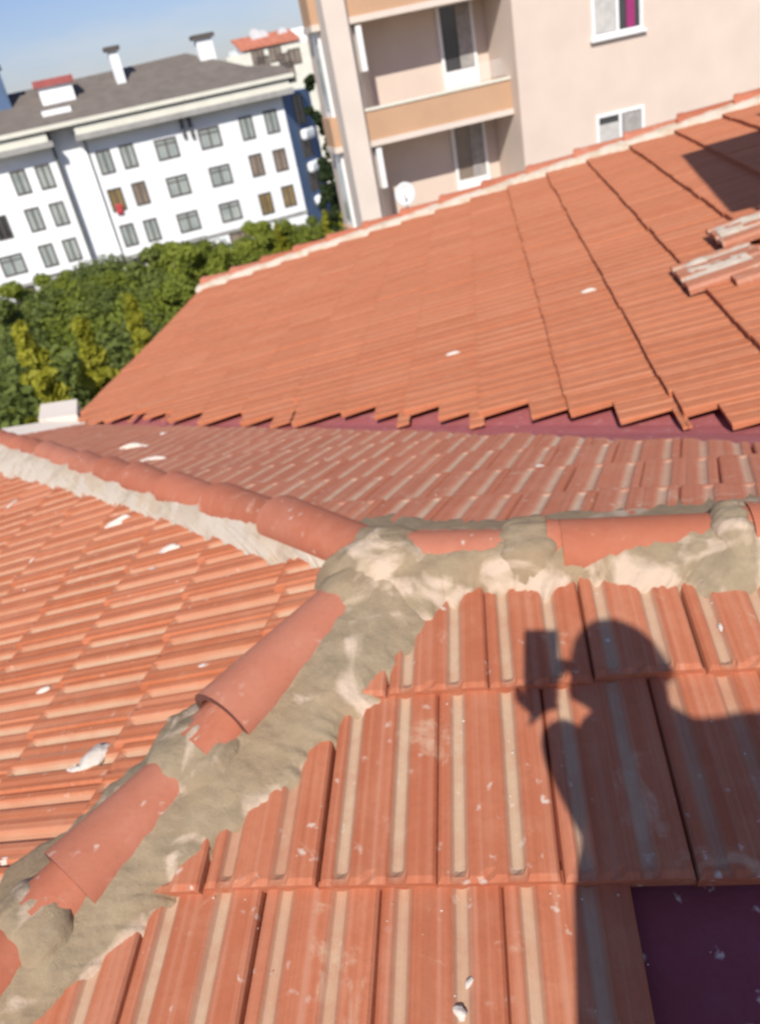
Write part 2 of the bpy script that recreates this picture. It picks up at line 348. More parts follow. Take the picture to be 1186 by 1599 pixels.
# membrane under the tiles, and the painted valley
def quad_part(name, pts, m, parent=roof, label=None):
    o = mobj(name, pts, [tuple(range(len(pts)))], m, parent)
    if label: tag(o, label)
    return o
d_ = -.045
def dn(pl, p): return np.asarray(p)+pl.n*d_
ridgeR = Jw+rAC*4.2
Qw = Q+CAM
hipEnd = Jw+hAB*4.0
vR = V2+CAM+(V2-V1)*.55
undA = MB().add([dn(SA, Jw+[0, 0, .0]), dn(SA, hipEnd), dn(SA, SA.P(4.5, -3.9)), dn(SA, ridgeR)], [(0, 1, 2, 3)])
tag(undA.build('underlay', M_MEMBD, roof), 'dark purple membrane showing where tiles are missing')
zc = lambda p: np.array([p[0], p[1], SC.z(p[0], p[1])-.045])
und = MB().add([zc(Jw), zc(ridgeR), zc(vR), zc(V1+CAM), zc(Qw)], [(0, 1, 2, 3, 4)])
zb = lambda p: np.array([p[0], p[1], SB.z(p[0], p[1])-.045])
Q2 = Qw-aY*9.5
und.add([zb(Jw), zb(Qw), zb(Q2), zb(hipEnd)], [(0, 1, 2, 3)])
zd = lambda p: np.array([p[0], p[1], SDp.z(p[0], p[1])-.075])
g1 = SDp.px(314, 452); g2 = SDp.px(1186, 160); g3 = g2+(g2-g1)*.35
und.add([zd(V1+CAM), zd(g1), zd(g3), zd(vR+(g3-g1)*.0), zd(vR)], [(0, 1, 2, 4)])
tag(und.build('underlay', M_MEMB, roof), 'red membrane under the back and side slopes')
# painted valley: two leaves, wavy tile-side edge
val = MB(); vv = []
xs = np.linspace(122, 1330, 60)
for x in xs:
    wv = 8*noise.noise(Vector((x*.02, 1, 0)))
    a = SC.px(x, 700+.01*(x-600)+wv+4, .0); b = SC.px(x, 677, -.030); c = SDp.px(x, 664, -.052); c2_ = SDp.px(x, 628 if x > 220 else 648, -.064)
    vv.append((a, b, c, c2_))
val.add([q for t3 in vv for q in t3], [f for i in range(len(vv)-1) for f in ((i*4, i*4+4, i*4+5, i*4+1), (i*4+1, i*4+5, i*4+6, i*4+2), (i*4+2, i*4+6, i*4+7, i*4+3))])
tag(val.build('valley_flashing', M_VAL, roof), 'purple red painted valley strip below the stepped tiles')

# ---------------------------------------------------------------- mortar
def fb(p, s, o=4): return noise.fractal(Vector([float(c) for c in p])*s, .9, 2.1, o)
def apron(name, base, top_h, edge, pl, m, nu=120, nv=26, dry=.6, label=None, bulge=.03, sub=.0, rag=.02):
    """mortar bed between a ridge line (base: 3D polyline) and its ragged lower edge (edge: photo points on the tile plane)"""
    E = np.array([pl.px(*q) for q in edge]); B = np.array(base)
    te = np.linspace(0, 1, len(E)); tb = np.linspace(0, 1, len(B))
    V = []; C = []
    for i in range(nu+1):
        t = i/nu
        e = np.array([np.interp(t, te, E[:, k]) for k in range(3)]); b = np.array([np.interp(t, tb, B[:, k]) for k in range(3)])
        out = unit(e-b); ln = np.linalg.norm(e-b)
        ext = rag*(fb(e, 14)+.6*fb(e+5, 45))
        for j in range(nv+1):
            s = j/nv*1.12
            P = b+out*(ln+ext)*s
            Pp = P-pl.n*((P-CAM)@pl.n-pl.c)
            hgt = top_h*(1-min(s, 1))**1.1+bulge*math.sin(math.pi*min(s, 1))**.8*(.9+.45*fb(P, 4, 2))+.0045*fb(P, 16)+.0025*fb(P, 48)
            if s > .86: hgt -= (s-.86)*.17
            hgt += .008
            V.append(Pp+pl.n*hgt); C.append((float(np.clip((s*1.1-.1)*dry+.25*fb(P, 5)+3.5*max(0, .24-s)*(.4+fb(P, 8, 2)), 0, 1)), 0, 0, 1))
    Fc = [(i*(nv+1)+j, (i+1)*(nv+1)+j, (i+1)*(nv+1)+j+1, i*(nv+1)+j+1) for i in range(nu) for j in range(nv)]
    o = mobj(name, V, Fc, m, roof, True, None, C)
    if label: tag(o, label)
    return o
def line(p, d, a, b, n=20, h=0.0): return [np.asarray(p)+np.asarray(d)*(a+(b-a)*i/(n-1))+np.array([0, 0, h]) for i in range(n)]
# ridge, near side (A) and back side (C)
apron('ridge_mortar', line(Jw, rAC, -.03, 1.25), .061,
      [(610, 960), (665, 1000), (700, 965), (740, 935), (800, 938), (850, 945), (905, 908), (950, 930), (1010, 945), (1060, 925), (1110, 945), (1186, 938), (1260, 935), (1340, 935)], SA, M_MORTAR, 150, 30, .70, 'olive mortar with pale smears bedding the ridge caps', .022, rag=.025)
apron('ridge_mortar', line(Jw, rAC, -.05, 1.25), .02,
      [(560, 800), (600, 795), (650, 806), (720, 812), (790, 808), (840, 798), (900, 796), (1000, 782), (1080, 772), (1150, 758), (1240, 750)], SC, M_MORTAR, 110, 18, .1, None, .004, rag=.012)
# front hip, A side and B side
apron('hip_mortar', line(Jw, hAB, -.03, 1.55), .045,
      [(700, 960), (690, 985), (640, 1060), (600, 1115), (560, 1130), (510, 1185), (480, 1230), (400, 1290), (340, 1345), (270, 1410), (215, 1470), (160, 1520), (60, 1620), (-60, 1740)], SA, M_MORTAR, 170, 30, .35, 'olive mortar slope along the near hip', .02)
apron('hip_mortar', line(Jw, hAB, -.03, 1.55), .045,
      [(520, 885), (525, 925), (450, 985), (390, 1035), (340, 1085), (262, 1120), (235, 1180), (170, 1230), (110, 1290), (20, 1340), (0, 1400), (-60, 1480), (-120, 1560)], SB, M_MORTAR, 150, 16, .3, None, .015, rag=.012)
# far hip, B side (pale) and C side
tQ = np.linalg.norm(Q-J)
apron('hip_mortar', line(Jw, lBC, -.03, tQ-.1, 60), .075,
      [(560, 912), (500, 900), (440, 892), (380, 872), (330, 850), (280, 832), (230, 816), (180, 798), (120, 782), (60, 764), (0, 750), (-40, 740), (-70, 734)], SB, M_MORTARP, 300, 20, .6, 'pale crumbly mortar line below the far hip caps', .03, rag=.06)

def cap(name, P0, P1, r0, r1, upv, m, th=.014, ring=True, label=None, arc=200, seed=0):
    """half-barrel clay cap, wide collar at the P1 end; a real shell with an open mouth"""
    P0 = np.asarray(P0)+rng.normal(0, .003, 3); P1 = np.asarray(P1)+rng.normal(0, .003, 3); d = unit(P1-P0); L = np.linalg.norm(P1-P0)
    x = unit(np.cross(d, upv)); y = np.cross(x, d)
    if y@upv < 0: y = -y
    na = 26; st = [(0, 0), (.02, 0), (.3, 0), (.6, 0), ((L-.075)/L, 0), ((L-.07)/L, .0), ((L-.062)/L, .007), ((L-.012)/L, .009), (1, .004)] if ring else [(0, 0), (.3, 0), (.7, 0), (1, 0)]
    V = []; C = []
    for lay, off in ((0, 0), (1, -th)):
        for (t, ex) in st:
            r = r0+(r1-r0)*t+ex+off
            for i in range(na+1):
                a = math.radians(-arc/2+arc*i/na); P = P0+d*L*t+x*math.sin(a)*r*1.05+y*(math.cos(a)*r*.9)
                P = P+y*.0015*fb(P, 9); V.append(P); C.append((.3+.4*((seed*37) % 10)/10, 0, 0, 1))
    ns = len(st); k = ns*(na+1); Fc = []
    for j in range(ns-1):
        for i in range(na):
            a = j*(na+1)+i; Fc.append((a, a+1, a+na+2, a+na+1)); Fc.append((k+a, k+a+na+1, k+a+na+2, k+a+1))
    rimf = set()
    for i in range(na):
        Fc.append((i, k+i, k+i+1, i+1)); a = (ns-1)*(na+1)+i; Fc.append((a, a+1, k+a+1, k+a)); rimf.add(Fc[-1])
    for j in range(ns-1):
        for i in (0, na):
            a = j*(na+1)+i; Fc.append((a, a+na+1, k+a+na+1, k+a))
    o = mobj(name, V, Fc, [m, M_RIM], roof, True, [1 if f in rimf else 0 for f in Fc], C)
    bm = bmesh.new(); bm.from_mesh(o.data); bmesh.ops.recalc_face_normals(bm, faces=bm.faces); bm.to_mesh(o.data); bm.free()
    sm = o.modifiers.new('edge', 'EDGE_SPLIT'); sm.split_angle = math.radians(40)
    if label: tag(o, label)
    return o
UP = np.array([0, 0, 1.0])
def on_line(P, d, x, y, h):      # parameter on the line (raised by h) nearest the photo ray
    q = P-CAM+np.array([0, 0, h]); r = ray(x, y); A_ = np.array([[d@d, -d@r], [d@r, -1.0]]); b_ = np.array([-(q@d), -(q@r)])
    return np.linalg.solve(A_, b_)[0]
hipc = [((548, 945), (362, 1128)), ((300, 1205), (92, 1350)), ((22, 1420), (-180, 1560))]
for i, (a, b) in enumerate(hipc):
    ta = on_line(Jw, hAB, *a, .07); tb = on_line(Jw, hAB, *b, .085)
    cap('hip_cap', Jw+hAB*ta+UP*.012, Jw+hAB*tb+UP*.03, .070, .088, unit(SA.n+SB.n), M_CAP, th=.021, ring=False, seed=i+1)
    # the wider upper mouth of the next cap shows below the collar
    cap('hip_cap', Jw+hAB*(tb-.05)+UP*.020, Jw+hAB*(tb+.075)+UP*.022, .066, .078, unit(SA.n+SB.n), M_CAP, ring=False, seed=i+4)
for i, (a, b) in enumerate([((800, 822), (583, 838)), ((1125, 775), (872, 815)), ((1380, 740), (1166, 772))]):
    ta = on_line(Jw, rAC, *a, .07); tb = on_line(Jw, rAC, *b, .07)
    cap('ridge_cap', Jw+rAC*ta+UP*.008, Jw+rAC*tb+UP*.02, .066, .080, unit(SA.n+SC.n), M_CAP, ring=False, seed=i+2)
    cap('ridge_cap', Jw+rAC*(tb+.05)+UP*.016, Jw+rAC*(tb-.035)+UP*.02, .062, .072, unit(SA.n+SC.n), M_CAP, ring=False, seed=i+7)
t0 = on_line(Jw, lBC, 590, 815, .06); n = 0
Lc = .52
while t0 < tQ-.1:
    t1 = t0+Lc; jz = UP*rng.normal(0, .007)
    cap('hip_cap', Jw+lBC*(t0-.03)+UP*(.030)+jz, Jw+lBC*t1+UP*.058+jz*.5, .070, .081, unit(SB.n+SC.n), M_CAP, ring=False, seed=n+5)
    t0 = t1-.03; n += 1
# junction mound
def mound(name, c, r, hgt, m, sq=(1, 1), nn=34, dry=.3, parent=roof, seed=0, rot=0.0, nrm=None):
    V = []; C = []; Fc = []
    nrm = UP if nrm is None else nrm; x = unit(np.cross([0, 1, 0], nrm)); y = np.cross(nrm, x)
    for j in range(12):
        rr = (j/11)
        for i in range(nn):
            a = 2*math.pi*i/nn; q = np.array([math.cos(a)+seed, math.sin(a), seed*.7])
            R_ = r*(1+.28*fb(q, 1.3)); lx, ly = rr*R_*math.cos(a)*sq[0], rr*R_*math.sin(a)*sq[1]
            lx, ly = lx*math.cos(rot)-ly*math.sin(rot), lx*math.sin(rot)+ly*math.cos(rot)
            P = np.asarray(c)+x*lx+y*ly; P = P+nrm*(hgt*(1-rr**2.2)*(1+.2*fb(P+seed, .9/r))+.06*hgt*fb(P, 6/r) if rr < 1 else -.02)
            V.append(P); C.append((float(np.clip(dry+.4*fb(P, 9), 0, 1)), 0, 0, 1))
    for j in range(11):
        for i in range(nn): Fc.append((j*nn+i, j*nn+(i+1) % nn, (j+1)*nn+(i+1) % nn, (j+1)*nn+i))
    return mobj(name, V, Fc, m, parent, True, None, C)
def saddle(P, d, a, b, h, r, sd, nrm, m=None, dry=.2, squash=.95):
    """hand-trowelled mortar packed over the joint between two caps"""
    ta = on_line(P, d, *a, h); tb = on_line(P, d, *b, h); x = unit(np.cross(d, nrm)); y = np.cross(x, d); y = y if y@nrm > 0 else -y
    V = []; C = []; nt_, na = 26, 40
    for i in range(nt_+1):
        t = i/nt_; e = 1-abs(2*t-1)**3.2
        for k in range(na+1):
            g = -125+250*k/na; a_ = math.radians(g); c0 = P+d*(ta+(tb-ta)*t)
            q = c0+x*math.sin(a_)+y*math.cos(a_)
            rr = (r-.028+.028*e)*(1+.10*fb(q+sd, 2.2, 3))+.004*fb(q*3+sd, 4)+.02*e*(abs(g)/125)**2
            wob = .02*fb(np.array([g*.02, sd, 0]), 1.5)*(abs(2*t-1))
            V.append(c0+d*wob+x*math.sin(a_)*rr*1.08+y*math.cos(a_)*rr*squash); C.append((float(np.clip(dry+.35*fb(q, 4), 0, 1)), 0, 0, 1))
    Fc = [(i*(na+1)+k, (i+1)*(na+1)+k, (i+1)*(na+1)+k+1, i*(na+1)+k+1) for i in range(nt_) for k in range(na)]
    Fc += [tuple(range(na+1)), tuple((nt_*(na+1)+k) for k in range(na, -1, -1))]
    return mobj('mortar_joint', V, Fc, m or M_MORTAR, roof, True, None, C)
NAC = unit(SA.n+SC.n); NAB = unit(SA.n+SB.n)
mound('mortar_joint', Jw+UP*.0, .15, .105, M_MORTAR, (1.25, .9), dry=.25, seed=1.3)
saddle(Jw, rAC, (775, 820), (868, 815), .075, .098, 2.7, NAC)
saddle(Jw, rAC, (1108, 780), (1172, 772), .075, .098, 4.1, NAC)
saddle(Jw, hAB, (372, 1140), (268, 1225), .075, .094, 5.2, NAB)
saddle(Jw, hAB, (92, 1375), (-10, 1450), .075, .096, 6.2, NAB)
saddle(Jw, hAB, (600, 890), (530, 955), .06, .085, 8.2, NAB)

# ---------------------------------------------------------------- verge of the far slope
gd = unit(g2-g1); glen = np.linalg.norm(g2-g1)
vn = unit(np.cross(SDp.n, gd)); 
if vn@(inD-g1) > 0: vn = -vn
V = []; C = []
prof = [(-.14, -.03), (-.12, .025), (-.06, .05), (0, .062), (.06, .06), (.10, .03), (.11, -.05), (.11, -.22)]
nu = 260; ext = 1.35
for i in range(nu+1):
    b = g1+gd*glen*ext*i/nu
    for (a, h) in prof:
        q = b+vn*(a+.018*fb(b+a, 5)*(1 if a < 0 else .3))+SDp.n*(h+.02+.010*fb(b+a*3, 9)); V.append(q); C.append((float(np.clip(.4+.4*fb(b, 3), 0, 1)), 0, 0, 1))
npf = len(prof)
tag(mobj('verge_mortar', V, [(i*npf+j, (i+1)*npf+j, (i+1)*npf+j+1, i*npf+j+1) for i in range(nu) for j in range(npf-1)], M_MORTARP, roof, True, None, C), 'pale mortar line under the far verge caps')
k = 0; t = .05
while t < glen*ext:
    Lt = .62
    cap('verge_cap', g1+gd*(t+Lt)+vn*.07+SDp.n*.03, g1+gd*t+vn*.07+SDp.n*.055, .075, .10, SDp.n, M_CAP, seed=k+1); t += .57; k += 1
# cornice and walls of our building
wl = MB()
def wallq(p, q, top_off=-.1, m=0):
    p = np.asarray(p); q = np.asarray(q); wl.add([[p[0], p[1], 0], [q[0], q[1], 0], [q[0], q[1], q[2]+top_off], [p[0], p[1], p[2]+top_off]], [(0, 1, 2, 3)], m)
e0 = SDp.px(114, 663); eT = g1-vn*-.05
inn = unit(aX)*.25
Aend = SA.P(4.5, -3.9)
wallq(e0+inn, g1+inn); wallq(g1+inn, g3+vn*-.1); wallq(V1+CAM, Qw-unit(lBC)*.4); wallq(Qw+inn, Q2+inn); wallq(hipEnd, Aend); wallq(Aend, ridgeR); wallq(ridgeR, vR); wallq(vR, g3); wallq(Q2, hipEnd)
wl.build('wall', M_PINK2, roof)
cor = MB()
ez = unit(de)
o_ = V1+CAM; nrm = unit(np.cross(UP, ez)); nrm = nrm if nrm@(Jw-CAM-V1) < 0 else -nrm
cor.box(o_-ez*.1+np.array([0, 0, -.15])-nrm*.02, ez*np.linalg.norm(Q-V1)*1.05, nrm*.42, UP*.12)
cor.box(e0+np.array([0, 0, -.16])-aY*.1, aY*(np.linalg.norm(g1-e0)), -aX*.10, UP*.10)
tag(cor.build('cornice', M_GUT, roof), 'pale cornice edging the far left eaves')
hb_ = MB(); hp = [SC.px(x, y, .1) for x, y in ((60, 655), (135, 631), (118, 660), (72, 672))]
ledge = SC.px(98, 668)
hb_.box(ledge+np.array([0, 0, -.35])+nrm*.14-aX*.24, aX*.42, nrm*.5, UP*.42)
tag(hb_.build('parapet', M_GUT, roof), 'white parapet block at the eave corner beside the trees')
bevel(roof.children[-1], .015)

# ================================================================= the street and the buildings beyond
def structure(o): o['kind'] = 'structure'; return o
gr = MB(); n_ = 40
for i in range(n_+1):
    for j in range(n_+1):
        X_, Y_ = -400+20*i*1.0, -120+18*j*1.0; gr.v.append(np.array([X_, Y_, .25*fb((X_*.01, Y_*.01, 0), 3)]))
gr.f = [(i*(n_+1)+j, (i+1)*(n_+1)+j, (i+1)*(n_+1)+j+1, i*(n_+1)+j+1) for i in range(n_) for j in range(n_)]; gr.m = [0]*len(gr.f)
g_ = gr.build('ground', M_ASPH); structure(g_)
hz = MB()
for i in range(37):
    a = math.radians(-90+5*i); r = 900
    for h in (-40, 6+10*fb((i*.3, 0, 0), 1)): hz.v.append(np.array([math.sin(a)*r, math.cos(a)*r, h-4]))
hz.f = [(2*i, 2*i+2, 2*i+3, 2*i+1) for i in range(36)]; hz.m = [0]*36
structure(hz.build('hills', mat('far_hills', (.12, .15, .13), .95, .2, .01)))
far = mobj('far_land', [(-3000, -3000, -.6), (3000, -3000, -.6), (3000, 3000, -.6), (-3000, 3000, -.6)], [(0, 1, 2, 3)], mat('far_land', (.14, .15, .11), .95, .2, .05)); structure(far); far.name = 'terrain'

class Facade:
    """vertical wall plane: az = direction of +u (to the right), depth goes away from the viewer"""
    def __init__(s, px_, dist, azd):
        a = math.radians(azd); s.u = np.array([math.sin(a), math.cos(a), 0]); s.d = np.array([-math.cos(a), math.sin(a), 0])
        r = ray(*px_); s.o = CAM+r*dist/math.hypot(r[0], r[1]); s.d = s.d if s.d[1] > 0 else -s.d
    def uz(s, x, y, dep=0.0):
        r = ray(x, y); t = ((s.o+s.d*dep-CAM)@s.d)/(r@s.d); p = CAM+r*t; return (p-s.o)@s.u, p[2]
    def P(s, u, z, dep=0.0): q = s.o+s.u*u+s.d*dep; return np.array([q[0], q[1], z])
    def box(s, mb, u0, u1, z0, z1, d0, d1, m=0): return mb.box(s.P(u0, z0, d0), s.u*(u1-u0), s.d*(d1-d0), UP*(z1-z0), m)
def window(fc, parent, u, z, w_, h_, glass, frame, mull=1, sill=None, dep=.0, label=None, fw=.07, bar=False):
    """frame ring with mullion, pane as its child, set into the wall face at depth dep"""
    m = MB(); a, b, c, d = u-w_/2, u+w_/2, z-h_/2, z+h_/2
    for q in ((a, a+fw, c, d), (b-fw, b, c, d), (a+fw, b-fw, c, c+fw), (a+fw, b-fw, d-fw, d)): fc.box(m, *q, dep-.035, dep+.05)
    for k in range(mull):
        x = a+(b-a)*(k+1)/(mull+1); fc.box(m, x-fw*.5, x+fw*.5, c+fw, d-fw, dep-.03, dep+.05)
    if bar: fc.box(m, a+fw, b-fw, c+(d-c)*.7, c+(d-c)*.7+fw*.7, dep-.028, dep+.048)
    f = m.build('window', frame, parent)
    if label: tag(f, label)
    p = MB(); fc.box(p, a+fw, b-fw, c+fw, d-fw, dep-.005, dep+.02); p.build('pane', glass, f)
    if sill is not None:
        p = MB(); fc.box(p, a-.06, b+.06, c-.06, c, dep-.10, dep+.03); p.build('sill', sill, f)
    return f

# ---- long white apartment block
WB = Facade((261, 232), 60.0, 90-15.9)
cor_u = WB.uz(461, 250)[0]
white = empty('apartment_block', WB.P(0, 0), 'long white apartment block with rows of brown framed windows under a dark brown hipped roof', 'building')
zt = WB.uz(300, 186)[1]         # cornice underside
wz = np.mean([WB.uz(*q)[1] for q in ((135, 219), (300, 180), (460, 142))])
m = MB(); uL = -52.0
u_st = (WB.uz(88, 240)[0], WB.uz(133, 232)[0])
WB.box(m, uL, u_st[0], 0, wz, 0, 13); WB.box(m, u_st[0], u_st[1], 0, wz+2.0, .35, 13); WB.box(m, u_st[1], cor_u, 0, wz, 0, 13)
m.build('wall', M_WHITEW, white)
# blue chamfered end bay
m = MB(); az2 = math.radians(90-15.9-48); du2 = np.array([math.sin(az2), math.cos(az2), 0]); pc = WB.P(cor_u, 0)
m.prism([pc+du2*.0+WB.d*.02, pc+du2*4.6, pc+du2*4.6+WB.d*6, pc+WB.d*6], UP*wz)
m.build('end_bay', M_BLUE, white)
CH = Facade((0, 0), 1, 90-15.9-48); CH.o = pc.copy(); CH.u = du2; CH.d = unit(np.cross(UP, du2)); CH.d = CH.d if CH.d[1] > 0 else -CH.d
for k, y in enumerate((175, 228, 283)):
    z = CH.uz(470+k*7, y)[1]
    window(CH, white, 2.3, z+.2, 1.6, 1.9, M_GLASSD, M_FRAME)
    b = MB(); CH.box(b, 1.5, 3.3, z-1.8, z-1.05, -.5, 0); bb = b.build('balcony', M_WHITEW, white); bevel(bb, .4, 4)
# cornice, attic storey, eaves
zc_ = wz
m = MB(); WB.box(m, u_st[1]-.4, cor_u+.7, zc_, zc_+.35, -.9, 1); WB.box(m, uL, u_st[0]+.0, zc_, zc_+.35, -.9, 1); m.build('cornice', M_GREY, white)
m = MB(); WB.box(m, u_st[1]-.3, cor_u+.5, zc_+.35, zc_+.85, -.8, -.6); WB.box(m, uL, u_st[0]-.2, zc_+.35, zc_+.85, -.8, -.6); m.build('attic_parapet', M_CREAM, white)
ze = np.mean([WB.uz(*q, -.6)[1] for q in ((60, 206), (250, 157), (440, 116))])
m = MB(); WB.box(m, uL, cor_u, zc_+.35, ze+.1, .9, 12); m.build('attic_wall', M_WHITEW, white)
for (x, y, w_, mt) in ((163, 190, 2.9, M_GLASSD), (260, 168, 3.0, M_GLASSB), (338, 150, 3.0, M_GLASSD), (392, 136, 4.6, M_GLASSB), (436, 126, 2.4, M_GLASSD), (40, 222, 3.4, M_GLASSB), (10, 231, 1.5, M_GLASSD)):
    u, z = WB.uz(x, y, .9); window(WB, white, u, (zc_+.35+ze)/2+.15, w_, ze-zc_-.5, mt, M_FRAME, 2, dep=.86)
# roof front slope: outline points of the photograph laid on a 26 degree plane rising from the eaves
ev = WB.P(0, ze, -.9); pitch = math.radians(24); rn = unit(-WB.d*math.sin(pitch)+UP*math.cos(pitch))
def rp(x, y): r = ray(x, y); return CAM+r*(((ev-CAM)@rn)/(r@rn))
ridge = [rp(-230, 200), rp(0, 150), rp(150, 116), rp(290, 83)]
out = ridge+[rp(330, 91), rp(385, 103), rp(440, 102), rp(474, 116)]
eaveL, eaveR = WB.P(uL-1, ze, -.9), WB.P(cor_u+.9, ze, -.9)
out[-1] = eaveR+WB.d*.6+UP*.25
V = [eaveL, eaveR]+out[::-1]; m = MB(); m.prism(V, -rn*.18)
back = [p for p in out]; bk = [np.array([*(p+WB.d*14)[:2], ze-.2]) for p in out]; nb = len(out)
m.add(back+bk, [(i, i+1, nb+i+1, nb+i) for i in range(nb-1)])
rf = m.build('roof', M_DARKROOF, white)
m = MB(); m.box(eaveL-WB.d*.12-UP*.2, eaveR-eaveL, WB.d*.12, UP*.26); m.build('gutter', M_CREAM, white)
def stack_on(name, x0, y0, w_, hgt, dp, m1, m2, capx=.2, caph=.25, parent=rf):
    b = rp(x0, y0); mb = MB(); mb.box(b-WB.u*w_/2-UP*1.0, WB.u*w_, WB.d*dp, UP*(hgt+1.0)); o = mb.build(name, m1, parent)
    mb = MB(); mb.box(b-WB.u*(w_/2+capx)-WB.d*capx+UP*hgt, WB.u*(w_+2*capx), WB.d*(dp+2*capx), UP*caph); mb.build('cap', m2, parent); return o
stack_on('chimney', 191, 130, .6, 1.9, .7, M_WHITEW, M_FRAME)
stack_on('chimney', 326, 93, 1.1, 1.3, .9, M_WHITEW, M_FRAME)
stack_on('chimney', 6, 172, 1.1, 2.2, 1.6, M_BLUE, M_FRAME)
stack_on('dormer', 94, 160, 2.1, 1.0, 1.2, M_WHITEW, M_REDROOF, .2, .4)
b_ = rp(6, 172)+UP*3.0; mb = MB()
mb.tube(b_-UP*.6, b_, .04); mb.tube(b_, b_+np.array([.1, -.16, .02]), .5, .55, 16); o = mb.build('roof_dish', M_DISH, rf)
# pipes and string course
for (x0, y0), r in (((88, 245), .10), ((135, 232), .05)):
    m = MB(); u, z = WB.uz(x0, y0); m.tube(WB.P(u, 2, -.08), WB.P(u, zc_, -.08), r); m.build('drain_pipe', M_PIPE, white)
for x in (285, 298): m = MB(); u, z = WB.uz(x, 200); m.tube(WB.P(u, z-.6, -.1), WB.P(u, zc_, -.1), .12); m.build('drain_pipe', M_PIPE, white)
m = MB(); zs = np.mean([WB.uz(*q)[1] for q in ((60, 437), (190, 405), (340, 368))]); WB.box(m, uL, cor_u+.05, zs-.12, zs+.08, -.08, .1); m.build('string_course', M_GREY, white)
wins = [((33,285),0,0),((71,276),0,0),((165,253),0,0),((201,244),0,0),((261,232),1,0),((328,215),1,0),((386,200),0,0),((424,190),0,0),
 ((4,356),0,2),((55,343),0,0),((93,334),0,0),((183,312),0,3),((220,302),0,1),((279,290),1,0),((345,274),1,0),((401,258),0,1),((438,250),0,1),
 ((21,414),1,0),((76,399),0,0),((113,390),0,0),((202,367),0,0),((238,359),0,0),((295,346),1,0),((360,330),1,0),((416,318),0,3),((451,306),0,3),
 ((217,413),0,2),((253,402),0,1),((310,386),1,2),((375,370),1,1),((95,443),0,2),((40,460),1,2),((140,432),0,0)]
for (q, wd, gl) in wins:
    u, z = WB.uz(*q); window(WB, white, u, z, 1.5 if wd else .95, 1.28 if wd else 1.45, [M_GLASS, M_GLASSB, M_GLASSD, M_GLASSY][gl], M_FRAME, 1, fw=.11, bar=bool(wd))
for zr in (0, 1, 2):     # beyond the left edge of the picture
    for k in range(5):
        u0, z0 = WB.uz(33, 285); window(WB, white, u0-6.2-4.0*k, z0-3.0*zr, 1.2, 1.6, M_GLASS, M_FRAME, 1, fw=.11)
u, z = WB.uz(187, 327); m = MB(); V = []
for i in range(9):
    for j in range(6): V.append(WB.P(u-.22+.42*i/8, z+.35-.65*j/5, -.12-.05*math.sin(i*1.7+j)))
cl = mobj('hanging_cloth', V, [(i*6+j, (i+1)*6+j, (i+1)*6+j+1, i*6+j+1) for i in range(8) for j in range(5)], M_RED, None, True)
sd_ = cl.modifiers.new('s', 'SOLIDIFY'); sd_.thickness = .02
tag(cl, 'small red cloth hanging from an open window of the white block', 'cloth')

# ---- pink neighbour with balconies
PK = Facade((811, 160), 20.0, 80)
pink = empty('pink_apartment_building', PK.P(0, 0), 'pale pink apartment building with peach coloured balconies behind the far verge', 'building')
u_r = 14.0; ztop = 24.0
uin = 0.0
bdep = 1.25                                            # balcony recess
u_l1, _ = PK.uz(590, 215, .5); 
uPL = PK.uz(521, 100)[0]; uPR = PK.uz(556, 100)[0]     # left pier
